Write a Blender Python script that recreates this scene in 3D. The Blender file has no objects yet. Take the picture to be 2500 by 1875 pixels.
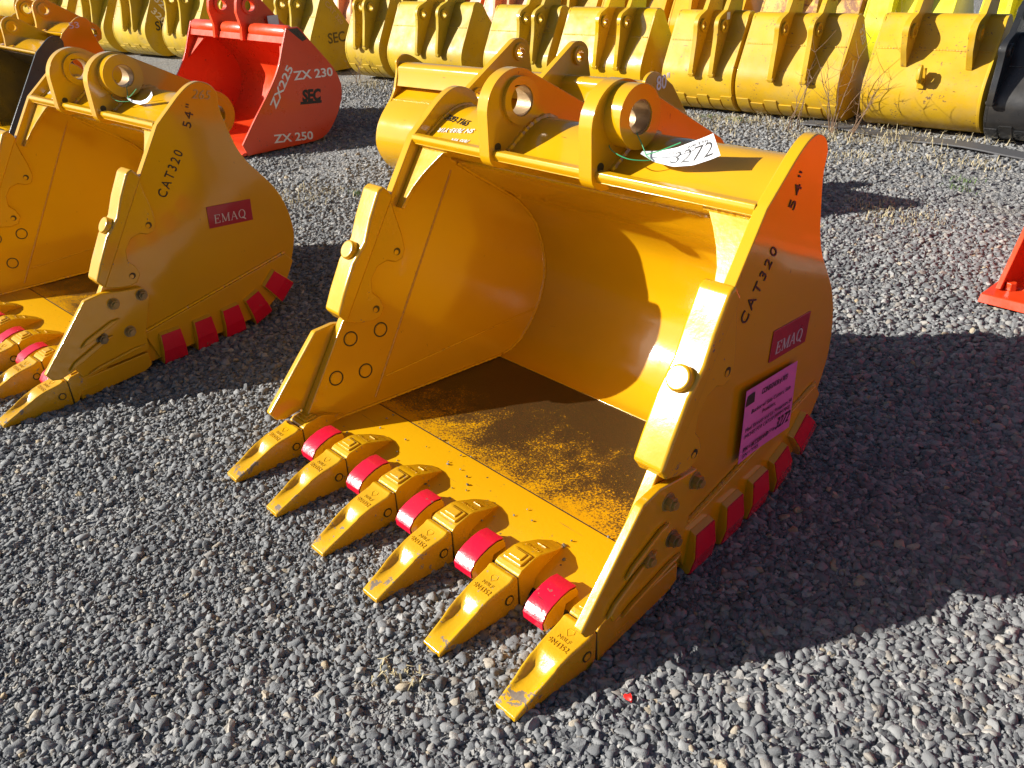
import bpy, bmesh, math, random
import numpy as np
from mathutils import Vector, Matrix
from mathutils.geometry import tessellate_polygon

scene = bpy.context.scene
COL = scene.collection
R = math.radians

# ------------------------------------------------------------------ camera
cam_d = bpy.data.cameras.new('camera')
cam = bpy.data.objects.new('camera', cam_d)
COL.objects.link(cam)
scene.camera = cam
cam_d.sensor_width = 36.0
cam_d.lens = 2044.7 / 2500 * 36.0
cam_d.clip_start = 0.05
cam_d.clip_end = 400
CR = Vector((0.6789304, 0.73197046, -0.057208))
CU = Vector((-0.31914462, 0.36439374, 0.8748508))
CF = Vector((-0.66121118, 0.57570517, -0.48100242))
CP = Vector((1.6761, -0.7961, 1.5406))
cam.matrix_world = Matrix(((CR.x, CU.x, -CF.x, CP.x), (CR.y, CU.y, -CF.y, CP.y),
                           (CR.z, CU.z, -CF.z, CP.z), (0, 0, 0, 1)))

# ------------------------------------------------------------------ sky and sun
SUN = Vector((1.30, 1.42, -1.0)).normalized()          # the way the light travels
elev = math.asin(-SUN.z)
world = bpy.data.worlds.new('World')
scene.world = world
world.use_nodes = True
wn = world.node_tree
bg = wn.nodes['Background']
sky = wn.nodes.new('ShaderNodeTexSky')
sky.sky_type = 'NISHITA'
sky.sun_disc = False
sky.sun_elevation = elev
sky.sun_rotation = math.atan2(-SUN.x, -SUN.y)
sky.air_density = 0.8
sky.dust_density = 1.4
wn.links.new(sky.outputs[0], bg.inputs[0])
bg.inputs[1].default_value = 0.05
sun_d = bpy.data.lights.new('sun', 'SUN')
sun_d.energy = 5.0
sun_d.angle = R(0.5)
sun_d.color = (1.0, 0.96, 0.89)
sun = bpy.data.objects.new('sun', sun_d)
COL.objects.link(sun)
sun.rotation_euler = SUN.to_track_quat('-Z', 'Y').to_euler()
sun.location = (-4, -5, 6)
scene.view_settings.view_transform = 'Standard'
scene.view_settings.look = 'None'
scene.view_settings.exposure = 0.80
scene.view_settings.gamma = 1.0
scene.view_settings.use_curve_mapping = False
scene.cycles.max_bounces = 8
scene.cycles.diffuse_bounces = 5
scene.cycles.glossy_bounces = 4
scene.cycles.use_denoising = True

rng = random.Random(7)
nrg = np.random.default_rng(11)

# ------------------------------------------------------------------ materials
def new_mat(name):
    m = bpy.data.materials.new(name)
    m.use_nodes = True
    return m, m.node_tree, m.node_tree.nodes['Principled BSDF']

def N(t, kind, **kw):
    n = t.nodes.new(kind)
    for k, v in kw.items():
        setattr(n, k, v)
    return n

def ramp(t, fac, stops, interp='LINEAR'):
    r = t.nodes.new('ShaderNodeValToRGB')
    r.color_ramp.interpolation = interp
    e = r.color_ramp.elements
    while len(e) < len(stops):
        e.new(0.5)
    for el, (p, c) in zip(e, stops):
        el.position = p
        el.color = (c, c, c, 1) if isinstance(c, (int, float)) else (*c, 1)
    if fac is not None:
        t.links.new(fac, r.inputs[0])
    return r.outputs[0]

def noise(t, scale, detail=4, rough=0.55, vec=None, dist=0.0):
    n = t.nodes.new('ShaderNodeTexNoise')
    n.inputs['Scale'].default_value = scale
    n.inputs['Detail'].default_value = detail
    n.inputs['Roughness'].default_value = rough
    n.inputs['Distortion'].default_value = dist
    if vec is not None:
        t.links.new(vec, n.inputs['Vector'])
    return n.outputs['Fac']

def coords(t, kind='Object', scale=None, shift=False):
    c = t.nodes.new('ShaderNodeTexCoord').outputs[kind]
    if shift:
        oi = t.nodes.new('ShaderNodeObjectInfo'); va = t.nodes.new('ShaderNodeVectorMath'); va.operation = 'MULTIPLY_ADD'
        t.links.new(oi.outputs['Random'], va.inputs[0]); va.inputs[1].default_value = (31.0, 17.0, 23.0)
        t.links.new(c, va.inputs[2]); c = va.outputs[0]
    if scale is not None:
        mp = t.nodes.new('ShaderNodeMapping')
        mp.inputs['Scale'].default_value = scale
        t.links.new(c, mp.inputs['Vector'])
        c = mp.outputs[0]
    return c

def mixc(t, fac, a, b):
    m = t.nodes.new('ShaderNodeMix')
    m.data_type = 'RGBA'
    if isinstance(fac, (int, float)):
        m.inputs[0].default_value = fac
    else:
        t.links.new(fac, m.inputs[0])
    for i, v in ((6, a), (7, b)):
        if isinstance(v, tuple):
            m.inputs[i].default_value = (*v, 1)
        else:
            t.links.new(v, m.inputs[i])
    return m.outputs[2]

def bump(t, height, strength, dist, bsdf):
    b = t.nodes.new('ShaderNodeBump')
    b.inputs['Strength'].default_value = strength
    b.inputs['Distance'].default_value = dist
    t.links.new(height, b.inputs['Height'])
    t.links.new(b.outputs[0], bsdf.inputs['Normal'])
    return b

def paint(name, col, col2=None, rough=0.28, chips=0.0, chipcol=(0.10, 0.085, 0.07), peel=0.02, coat=0.7,
          dust=0.0, chip_scale=9.0, peel_scale=90.0, rust=0.0, scuff=0.7, spec=0.5, edge=0.0):
    m, t, b = new_mat(name)
    c = coords(t, shift=True)
    col2 = col2 or tuple(v * 0.86 for v in col)
    n1 = noise(t, 2.3, 3, 0.5, c)
    base = mixc(t, ramp(t, n1, [(0.35, 0.0), (0.68, 1.0)]), col, col2)
    if dust > 0:
        nd = noise(t, 5.5, 6, 0.65, c, 0.4)
        base = mixc(t, ramp(t, nd, [(0.48, 0.0), (0.75, dust)]), base, (0.32, 0.28, 0.20))
    rg = ramp(t, noise(t, 7.0, 5, 0.6, c), [(0.3, rough * 0.75), (0.75, rough * 1.5)])
    # handling scuffs: short dark streaks, few and uneven
    ms = t.nodes.new('ShaderNodeMapping'); ms.inputs['Rotation'].default_value = (0.5, 0.3, 0.9); ms.inputs['Scale'].default_value = (7, 60, 22)
    t.links.new(c, ms.inputs['Vector'])
    sc = ramp(t, noise(t, 1.0, 3, 0.6, ms.outputs[0]), [(0.72, 0.0), (0.75, scuff)])
    base = mixc(t, sc, base, tuple(v * 0.28 + 0.01 for v in col))
    # thin dust film in broad uneven clouds
    film = ramp(t, noise(t, 1.7, 7, 0.62, c, 0.5), [(0.45, 0.0), (0.75, 0.07)])
    base = mixc(t, film, base, (0.34, 0.24, 0.12))
    if chips > 0:
        nc = noise(t, chip_scale, 8, 0.72, c)
        nb = noise(t, chip_scale * 7, 3, 0.6, c)
        mm = t.nodes.new('ShaderNodeMath'); mm.operation = 'MULTIPLY'
        t.links.new(nc, mm.inputs[0]); t.links.new(nb, mm.inputs[1])
        f = ramp(t, mm.outputs[0], [(0.40 - 0.12 * chips, 0.0), (0.42 - 0.12 * chips, 1.0)])
        base = mixc(t, f, base, chipcol)
    if rust > 0:
        nr = noise(t, 4.0, 9, 0.75, c, 0.6)
        f = ramp(t, nr, [(0.62 - rust * 0.15, 0.0), (0.68 - rust * 0.12, 0.9)])
        base = mixc(t, f, base, (0.20, 0.07, 0.03))
    if edge > 0:
        # paint knocked off along sharp edges, in scattered spots
        bv = t.nodes.new('ShaderNodeBevel'); bv.samples = 3; bv.inputs['Radius'].default_value = 0.006
        ge = t.nodes.new('ShaderNodeNewGeometry'); dt = t.nodes.new('ShaderNodeVectorMath'); dt.operation = 'DOT_PRODUCT'
        t.links.new(bv.outputs[0], dt.inputs[0]); t.links.new(ge.outputs['Normal'], dt.inputs[1])
        em = ramp(t, dt.outputs['Value'], [(0.86, 1.0), (0.97, 0.0)])
        spots = ramp(t, noise(t, 38.0, 5, 0.7, c), [(0.66 - 0.1 * edge, 0.0), (0.69 - 0.1 * edge, 1.0)])
        k = t.nodes.new('ShaderNodeMath'); k.operation = 'MULTIPLY'
        t.links.new(em, k.inputs[0]); t.links.new(spots, k.inputs[1])
        base = mixc(t, k.outputs[0], base, (0.20, 0.11, 0.06))
    t.links.new(base, b.inputs['Base Color'])
    t.links.new(rg, b.inputs['Roughness'])
    b.inputs['Specular IOR Level'].default_value = spec
    b.inputs['Coat Weight'].default_value = coat
    b.inputs['Coat Roughness'].default_value = 0.07
    if peel > 0:
        b1 = bump(t, noise(t, peel_scale, 3, 0.6, c), peel, 0.01, b)
        b0 = t.nodes.new('ShaderNodeBump'); b0.inputs['Strength'].default_value = 0.10; b0.inputs['Distance'].default_value = 0.03
        t.links.new(noise(t, 4.5, 2, 0.5, c), b0.inputs['Height']); t.links.new(b0.outputs[0], b1.inputs['Normal'])
    return m

YEL = (0.66, 0.350, 0.003)
MAT = {}
MAT['yellow'] = paint('bucket yellow paint', YEL, (0.62, 0.32, 0.003), 0.125, 0.0, (0.12, 0.09, 0.05), edge=0.6)
MAT['yellow_cast'] = paint('yellow paint on rough casting', (0.66, 0.352, 0.004), None, 0.22, 0.12, (0.16, 0.13, 0.11), 0.05, 0.6, 0.0, 14.0, 55.0, edge=1.0)
MAT['yellow_worn'] = paint('chipped yellow tooth paint', (0.66, 0.350, 0.004), None, 0.24, 0.36, (0.27, 0.22, 0.17), 0.10, 0.4, 0.0, 11.0, 120.0)
MAT['yellow_weld'] = paint('painted weld edge', (0.66, 0.352, 0.01), None, 0.22, 0.4, (0.25, 0.17, 0.10), 0.35, 0.4, 0.0, 25.0, 160.0)
MAT['yellow_old'] = paint('older pale yellow paint', (0.60, 0.37, 0.014), (0.52, 0.30, 0.010), 0.38, 0.35, (0.20, 0.12, 0.05), 0.05, 0.15, 0.25, spec=0.25, scuff=0.9)
MAT['yellow_gloss'] = paint('glossy golden paint', (0.64, 0.385, 0.006), (0.58, 0.34, 0.006), 0.2, 0.2, (0.2, 0.12, 0.05))
MAT['yellow_lemon'] = paint('faded lemon yellow paint', (0.55, 0.375, 0.018), (0.45, 0.29, 0.014), 0.42, 0.4, (0.22, 0.13, 0.05), 0.05, 0.1, 0.3, spec=0.25, scuff=0.9)
MAT['yellow_rust'] = paint('rusted yellow paint', (0.70, 0.42, 0.04), (0.60, 0.33, 0.03), 0.5, 0.7, (0.16, 0.07, 0.03), 0.1, 0.0, 0.3, 9.0, 90.0, 0.8)
MAT['yellow_green'] = paint('bright greenish yellow paint', (0.72, 0.66, 0.012), (0.64, 0.56, 0.01), 0.35, 0.2)
MAT['orange'] = paint('orange paint', (0.62, 0.15, 0.02), (0.55, 0.12, 0.015), 0.4, 0.4, (0.2, 0.1, 0.06), 0.05, 0.1, 0.2)
MAT['orange_pale'] = paint('pale overexposed orange paint', (0.74, 0.34, 0.16), (0.68, 0.28, 0.11), 0.45, 0.3, (0.2, 0.1, 0.06), 0.05, 0.1, 0.3)  # orange with overexposed sunlight put into the base colour
MAT['red'] = paint('orange red paint', (0.76, 0.062, 0.010), (0.68, 0.048, 0.008), 0.30, 0.2, (0.15, 0.05, 0.03), 0.04, 0.25)
MAT['black_paint_and_shade'] = paint('glossy black paint and deep shade', (0.016, 0.017, 0.018), (0.022, 0.022, 0.024), 0.30, 0.2, (0.06, 0.055, 0.05), 0.05, 0.2, 0.05)  # real black paint, and painted deep shade on the far left bucket
MAT['wear_red'] = paint('crimson shroud paint', (0.66, 0.005, 0.036), (0.60, 0.004, 0.030), 0.20, 0.15, (0.3, 0.1, 0.08), 0.10, 0.5)
MAT['plate_red'] = paint('crimson name plate', (0.36, 0.004, 0.03), None, 0.35, 0.0, peel=0.03)
MAT['navy'] = paint('dark vehicle paint', (0.02, 0.022, 0.03), None, 0.25, 0.0)

def tooth_mat():
    m = paint('worn yellow tooth paint', (0.66, 0.350, 0.004), None, 0.24, 0.30, (0.27, 0.22, 0.17), 0.10, 0.4, 0.0, 11.0, 120.0, edge=1.0)
    t = m.node_tree; b = t.nodes['Principled BSDF']
    old = b.inputs['Base Color'].links[0].from_socket
    raw = coords(t); sh = coords(t, shift=True)
    sep = t.nodes.new('ShaderNodeSeparateXYZ'); t.links.new(raw, sep.inputs[0])
    zone = ramp(t, sep.outputs[1], [(0.0, 0.10), (0.04, 0.13), (0.10, 0.05), (0.15, 0.0), (0.25, 0.0)])
    k = t.nodes.new('ShaderNodeMath'); k.operation = 'ADD'
    t.links.new(noise(t, 26.0, 7, 0.7, sh, 0.4), k.inputs[0]); t.links.new(zone, k.inputs[1])
    f = ramp(t, k.outputs[0], [(0.685, 0.0), (0.70, 1.0)])
    metal = mixc(t, noise(t, 60.0, 4, 0.6, sh), (0.30, 0.26, 0.21), (0.16, 0.10, 0.06))
    t.links.new(mixc(t, f, old, metal), b.inputs['Base Color'])
    return m
MAT['tooth'] = tooth_mat()

def floor_mat():
    m, t, b = new_mat('yellow floor with dried mud stains')
    c = coords(t)
    big = noise(t, 2.6, 5, 0.62, c, 0.7)
    mid = noise(t, 9.0, 7, 0.7, c, 0.8)
    fine = noise(t, 150.0, 5, 0.72, c, 0.6)
    sep = t.nodes.new('ShaderNodeSeparateXYZ'); t.links.new(c, sep.inputs[0])
    # mud thins out towards the lip
    g = ramp(t, sep.outputs[1], [(0.57, 0.05), (0.63, 0.17), (0.80, 0.26), (1.1, 0.40)])
    def add(a, bb, op='ADD'):
        k = t.nodes.new('ShaderNodeMath'); k.operation = op
        for i, v in ((0, a), (1, bb)):
            if isinstance(v, (int, float)): k.inputs[i].default_value = v
            else: t.links.new(v, k.inputs[i])
        return k.outputs[0]
    s = add(add(add(big, 0.55, 'MULTIPLY'), add(mid, 0.45, 'MULTIPLY')), g)
    s2 = add(s, add(add(fine, 0.5, 'SUBTRACT'), 1.1, 'MULTIPLY'))
    f = ramp(t, s2, [(0.575, 0.0), (0.66, 0.95)])
    thick = ramp(t, s, [(0.62, 0.0), (0.76, 1.0)])
    base = mixc(t, ramp(t, mid, [(0.3, 0.0), (0.7, 1.0)]), (0.62, 0.32, 0.004), (0.50, 0.24, 0.006))
    mud = mixc(t, thick, (0.075, 0.036, 0.012), (0.022, 0.013, 0.008))
    t.links.new(mixc(t, f, base, mud), b.inputs['Base Color'])
    t.links.new(ramp(t, f, [(0.0, 0.16), (1.0, 0.38)]), b.inputs['Roughness'])
    b.inputs['Coat Weight'].default_value = 0.2
    bump(t, s2, 0.15, 0.006, b)
    return m
MAT['floor'] = floor_mat()

def lip_mat():
    m, t, b = new_mat('yellow lip plate with specks and scratches')
    c = coords(t)
    n1 = noise(t, 3, 3, 0.5, c)
    base = mixc(t, ramp(t, n1, [(0.35, 0.0), (0.68, 1.0)]), (0.66, 0.350, 0.003), (0.62, 0.325, 0.003))
    v = t.nodes.new('ShaderNodeTexVoronoi'); v.inputs['Scale'].default_value = 24
    t.links.new(c, v.inputs['Vector'])
    n2 = noise(t, 70, 3, 0.6, c)
    mm = t.nodes.new('ShaderNodeMath'); mm.operation = 'MULTIPLY_ADD'
    t.links.new(n2, mm.inputs[0]); mm.inputs[1].default_value = 0.12
    t.links.new(v.outputs['Distance'], mm.inputs[2])
    speck = ramp(t, mm.outputs[0], [(0.135, 1.0), (0.15, 0.0)])
    pick = ramp(t, v.outputs['Color'], [(0.48, 0.0), (0.50, 1.0)])
    k = t.nodes.new('ShaderNodeMath'); k.operation = 'MULTIPLY'
    t.links.new(speck, k.inputs[0]); t.links.new(pick, k.inputs[1])
    base = mixc(t, k.outputs[0], base, (0.10, 0.07, 0.035))
    ms = t.nodes.new('ShaderNodeMapping'); ms.inputs['Rotation'].default_value = (0, 0, 0.75); ms.inputs['Scale'].default_value = (5, 150, 5)
    t.links.new(c, ms.inputs['Vector'])
    base = mixc(t, ramp(t, noise(t, 1.0, 2, 0.5, ms.outputs[0]), [(0.735, 0.0), (0.75, 0.75)]), base, (0.14, 0.09, 0.04))
    ch = noise(t, 16, 8, 0.75, c)
    base = mixc(t, ramp(t, ch, [(0.65, 0.0), (0.67, 0.85)]), base, (0.13, 0.10, 0.05))
    t.links.new(base, b.inputs['Base Color'])
    b.inputs['Roughness'].default_value = 0.30
    b.inputs['Coat Weight'].default_value = 0.2
    bump(t, noise(t, 60, 3, 0.6, c), 0.06, 0.01, b)
    return m
MAT['lip'] = lip_mat()

def simple(name, col, rough=0.6, metal=0.0, bumps=0.0):
    m, t, b = new_mat(name)
    c = coords(t)
    n = noise(t, 25, 4, 0.6, c)
    t.links.new(mixc(t, n, tuple(v * 0.85 for v in col), tuple(min(1, v * 1.12) for v in col)), b.inputs['Base Color'])
    b.inputs['Roughness'].default_value = rough
    b.inputs['Metallic'].default_value = metal
    if bumps: bump(t, noise(t, 80, 4, 0.6, c), bumps, 0.01, b)
    return m
MAT['ink'] = simple('black stencil ink', (0.02, 0.018, 0.02), 0.55)
MAT['ink_faint'] = simple('rubbed stencil ink', (0.10, 0.07, 0.015), 0.6)
MAT['ink_red_light'] = simple('black stencil ink tinted by red light', (0.05, 0.02, 0.015), 0.55)  # black ink with the red bounce light mixed into its colour
MAT['white_paint'] = simple('white stencil paint', (0.86, 0.86, 0.86), 0.6)
MAT['chalk'] = simple('white chalk marking', (0.72, 0.72, 0.70), 0.9)
MAT['chalk_faint'] = simple('faint chalk marking', (0.55, 0.36, 0.16), 0.9)
MAT['silver'] = simple('silver lettering', (0.62, 0.62, 0.66), 0.35, 0.2)
MAT['pink'] = simple('pink paper', (0.62, 0.16, 0.50), 0.8)
MAT['card'] = simple('white card', (0.80, 0.81, 0.83), 0.7)
MAT['card_blue'] = simple('pale blue print', (0.42, 0.46, 0.68), 0.7)
MAT['green_wire'] = simple('green plastic wire', (0.03, 0.32, 0.12), 0.4)
MAT['gap'] = simple('dark joint strip', (0.05, 0.035, 0.015), 0.7)  # dark strip laid into the joints
MAT['pin_hole'] = simple('dark hole disc', (0.035, 0.028, 0.012), 0.45)  # dark discs and rings set in place of holes
MAT['bolt'] = paint('overpainted bolt', (0.34, 0.20, 0.03), (0.10, 0.07, 0.03), 0.35, 0.3)
MAT['bare'] = simple('bare machined steel', (0.36, 0.24, 0.12), 0.42, 0.35, 0.15)
MAT['strip'] = simple('weathered grey steel strip', (0.10, 0.10, 0.105), 0.55, 0.1, 0.1)
MAT['dry'] = simple('dry straw', (0.50, 0.42, 0.24), 0.8)
MAT['green_grass'] = simple('green weed leaf', (0.10, 0.17, 0.04), 0.7)
MAT['twig'] = simple('dry brown twig', (0.24, 0.15, 0.09), 0.8)
MAT['red_bit'] = simple('bright red plastic', (0.7, 0.02, 0.015), 0.4)
MAT['grey_wall'] = simple('pale grey cladding', (0.34, 0.35, 0.33), 0.7)

def ground_mat():
    m, t, b = new_mat('dusty gravel ground')
    c = coords(t)
    v = t.nodes.new('ShaderNodeTexVoronoi'); v.inputs['Scale'].default_value = 55
    t.links.new(c, v.inputs['Vector'])
    v2 = t.nodes.new('ShaderNodeTexVoronoi'); v2.inputs['Scale'].default_value = 140
    t.links.new(c, v2.inputs['Vector'])
    sepc = t.nodes.new('ShaderNodeSeparateColor'); t.links.new(v.outputs['Color'], sepc.inputs[0])
    stone = ramp(t, sepc.outputs[0], [(0.0, (0.15, 0.152, 0.155)), (0.5, (0.26, 0.26, 0.255)), (0.85, (0.34, 0.335, 0.32)), (1.0, (0.42, 0.39, 0.33))])
    dirt = noise(t, 0.9, 6, 0.65, c, 0.3)
    base = mixc(t, ramp(t, dirt, [(0.50, 0.0), (0.70, 0.75)]), stone, (0.26, 0.23, 0.18))
    t.links.new(base, b.inputs['Base Color'])
    b.inputs['Roughness'].default_value = 0.9
    mm = t.nodes.new('ShaderNodeMath'); mm.operation = 'MULTIPLY_ADD'
    t.links.new(v2.outputs['Distance'], mm.inputs[0]); mm.inputs[1].default_value = 0.4
    t.links.new(v.outputs['Distance'], mm.inputs[2])
    inv = t.nodes.new('ShaderNodeMath'); inv.operation = 'SUBTRACT'; inv.inputs[0].default_value = 1.0
    t.links.new(mm.outputs[0], inv.inputs[1])
    bump(t, inv.outputs[0], 1.0, 0.02, b)
    return m
MAT['ground'] = ground_mat()

def stone_mat():
    m, t, b = new_mat('crushed grey stone')
    oi = t.nodes.new('ShaderNodeObjectInfo')
    c = coords(t)
    base = ramp(t, oi.outputs['Random'], [(0.0, (0.11, 0.115, 0.122)), (0.3, (0.18, 0.186, 0.192)), (0.6, (0.235, 0.24, 0.243)),
                                           (0.82, (0.31, 0.312, 0.308)), (0.93, (0.28, 0.25, 0.21)), (0.97, (0.44, 0.43, 0.41)), (1.0, (0.42, 0.32, 0.18))])
    n = noise(t, 3.0, 5, 0.65, c)
    col = mixc(t, ramp(t, n, [(0.35, 0.0), (0.7, 1.0)]), base, (0.185, 0.18, 0.168))
    m2 = t.nodes.new('ShaderNodeMix'); m2.data_type = 'RGBA'; m2.inputs[0].default_value = 0.4
    t.links.new(base, m2.inputs[6]); t.links.new(col, m2.inputs[7])
    t.links.new(m2.outputs[2], b.inputs['Base Color'])
    b.inputs['Roughness'].default_value = 0.8
    b.inputs['Specular IOR Level'].default_value = 0.35
    bump(t, noise(t, 6, 4, 0.6, c), 0.25, 0.1, b)
    return m
MAT['stone'] = stone_mat()

# ------------------------------------------------------------------ helpers
def link(name, me, mat, parent=None, bevel=0.0, smooth=True, ang=35):
    o = bpy.data.objects.new(name, me)
    COL.objects.link(o)
    if mat is not None:
        me.materials.clear()
        me.materials.append(MAT[mat] if isinstance(mat, str) else mat)
    if parent is not None:
        o.parent = parent
    if smooth and len(me.polygons):
        me.polygons.foreach_set('use_smooth', [True] * len(me.polygons))
        me.set_sharp_from_angle(angle=R(ang))
    if bevel > 0:
        b = o.modifiers.new('edge', 'BEVEL')
        b.width = bevel; b.segments = 2; b.limit_method = 'ANGLE'; b.angle_limit = R(35)
        b.harden_normals = True
    return o

def mesh(name, v, f):
    me = bpy.data.meshes.new(name)
    me.from_pydata([tuple(p) for p in v], [], [tuple(q) for q in f])
    bm = bmesh.new(); bm.from_mesh(me)
    bmesh.ops.recalc_face_normals(bm, faces=bm.faces)
    bm.to_mesh(me); bm.free()
    me.update()
    return me

class MB:
    """collects simple shapes into one mesh"""
    def __init__(self): self.v, self.f = [], []
    def add(self, v, f):
        k = len(self.v); self.v += [tuple(p) for p in v]; self.f += [tuple(i + k for i in q) for q in f]; return self
    def box(self, c, s, m=None):
        cx, cy, cz = c; sx, sy, sz = (q / 2 for q in s)
        v = [Vector((cx + a * sx, cy + b * sy, cz + d * sz)) for a in (-1, 1) for b in (-1, 1) for d in (-1, 1)]
        if m is not None: v = [m @ p for p in v]
        return self.add(v, [(0, 1, 3, 2), (4, 6, 7, 5), (0, 4, 5, 1), (2, 3, 7, 6), (0, 2, 6, 4), (1, 5, 7, 3)])
    def tube(self, pts, r, n=8):
        pts = [Vector(p) for p in pts]; rings = []
        for i, p in enumerate(pts):
            d = (pts[min(i + 1, len(pts) - 1)] - pts[max(i - 1, 0)]).normalized()
            a = d.orthogonal().normalized() if i == 0 else (a - d * a.dot(d)).normalized()
            b = d.cross(a); rr = r[i] if isinstance(r, (list, tuple)) else r
            rings.append([p + (a * math.cos(2 * math.pi * k / n) + b * math.sin(2 * math.pi * k / n)) * rr for k in range(n)])
        v = [q for ring in rings for q in ring]; f = []
        for i in range(len(pts) - 1):
            for k in range(n):
                f.append((i * n + k, i * n + (k + 1) % n, (i + 1) * n + (k + 1) % n, (i + 1) * n + k))
        f.append(tuple(range(n))[::-1]); f.append(tuple(range((len(pts) - 1) * n, len(pts) * n)))
        return self.add(v, f)
    def mesh(self, name): return mesh(name, self.v, self.f)

def const(x): return lambda y, z: x

def prism(name, outer, xa, xb, holes=()):
    """a (y,z) outline with holes between the x surfaces xa(y,z) and xb(y,z)"""
    if not callable(xa): xa = const(xa)
    if not callable(xb): xb = const(xb)
    loops = [list(outer)] + [list(h) for h in holes]
    flat = [p for l in loops for p in l]; n = len(flat)
    v = [(xa(y, z), y, z) for y, z in flat] + [(xb(y, z), y, z) for y, z in flat]
    f = []; k = 0
    for l in loops:
        m = len(l)
        for i in range(m):
            a, b = k + i, k + (i + 1) % m
            f.append((a, b, n + b, n + a))
        k += m
    if holes:
        for tri in tessellate_polygon([[Vector((p[0], p[1], 0)) for p in l] for l in loops]):
            f.append(tuple(tri)); f.append(tuple(n + i for i in reversed(tri)))
    else:
        f.append(tuple(range(n))); f.append(tuple(range(2 * n - 1, n - 1, -1)))
    return mesh(name, v, f)

def catmull(pts, n=5, closed=False):
    out = []; m = len(pts); P = [Vector(p) for p in pts]
    for i in range(m if closed else m - 1):
        p1, p2 = P[i], P[(i + 1) % m]
        p0 = P[i - 1] if (i > 0 or closed) else p1 * 2 - p2
        p3 = P[(i + 2) % m] if (i + 2 < m or closed) else p2 * 2 - p1
        for k in range(n):
            t = k / n
            q = 0.5 * ((2 * p1) + (p2 - p0) * t + (2 * p0 - 5 * p1 + 4 * p2 - p3) * t * t + (3 * p1 - p0 - 3 * p2 + p3) * t ** 3)
            out.append(tuple(q))
    if not closed: out.append(tuple(P[-1]))
    return out

def circle(c, r, n=28, a0=0.0, a1=2 * math.pi):
    full = abs(a1 - a0 - 2 * math.pi) < 1e-6
    return [(c[0] + r * math.cos(a0 + (a1 - a0) * k / (n if full else n - 1)), c[1] + r * math.sin(a0 + (a1 - a0) * k / (n if full else n - 1))) for k in range(n)]

def offset(pts, d):
    out = []
    for i, p in enumerate(pts):
        a = Vector(pts[max(i - 1, 0)]); b = Vector(pts[min(i + 1, len(pts) - 1)])
        t = (b - a).normalized(); out.append((p[0] + t.y * d, p[1] - t.x * d))
    return out

def tag(o, label, cat=None, group=None, kind=None):
    if label: o['label'] = label
    if cat: o['category'] = cat
    if group: o['group'] = group
    if kind: o['kind'] = kind
    return o

def empty(name, loc=(0, 0, 0), rz=0.0):
    o = bpy.data.objects.new(name, None); COL.objects.link(o)
    o.empty_display_size = 0.1; o.location = loc; o.rotation_euler = (0, 0, rz)
    return o

def copy_tree(o, parent=None):
    c = o.copy(); COL.objects.link(c); c.parent = parent
    for ch in list(o.children): copy_tree(ch, c)
    return c

_txt = {}
def text_mesh(body, bold=0.0, shear=0.0, extrude=0.0, spacing=1.0):
    key = (body, bold, shear, extrude, spacing)
    if key in _txt: return _txt[key]
    cu = bpy.data.curves.new('lettering', 'FONT')
    cu.body = body; cu.size = 1.0; cu.offset = bold; cu.shear = shear; cu.extrude = extrude
    cu.space_character = spacing; cu.resolution_u = 3
    ob = bpy.data.objects.new('lettering', cu); COL.objects.link(ob)
    dg = bpy.context.evaluated_depsgraph_get(); dg.update()
    me = bpy.data.meshes.new_from_object(ob.evaluated_get(dg))
    bpy.data.objects.remove(ob); bpy.data.curves.remove(cu)
    _txt[key] = me
    return me

def put_text(body, p0, p1, up, lift, mat, parent, height=None, bold=0.0, shear=0.0, name='lettering', extrude=0.004, spacing=1.0):
    """text whose baseline runs from p0 to p1, its top towards up, raised by lift along the normal"""
    src = text_mesh(body, bold, shear, extrude, spacing)
    p0, p1, up = Vector(p0), Vector(p1), Vector(up)
    r = (p1 - p0); L = r.length; r.normalize()
    u = (up - r * up.dot(r)).normalized(); n = r.cross(u)
    xs = [v.co.x for v in src.vertices]; ys = [v.co.y for v in src.vertices]
    x0, x1, y1 = min(xs), max(xs), max(ys)
    sx = L / (x1 - x0); sy = sx if height is None else height / max(y1, 0.3)
    me = src.copy(); me.name = name
    for v in me.vertices:
        c = v.co
        v.co = p0 + r * ((c.x - x0) * sx) + u * (c.y * sy) + n * (lift + c.z * 0.25)
    return link(name, me, mat, parent, smooth=False)

# ------------------------------------------------------------------ ground
g = mesh('ground', [(-140, -60, -0.012), (140, -60, -0.012), (140, 160, -0.012), (-140, 160, -0.012)], [(0, 1, 2, 3)])
tag(link('ground', g, 'ground', smooth=False), 'grey gravel yard the buckets stand on', kind='structure')

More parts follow.
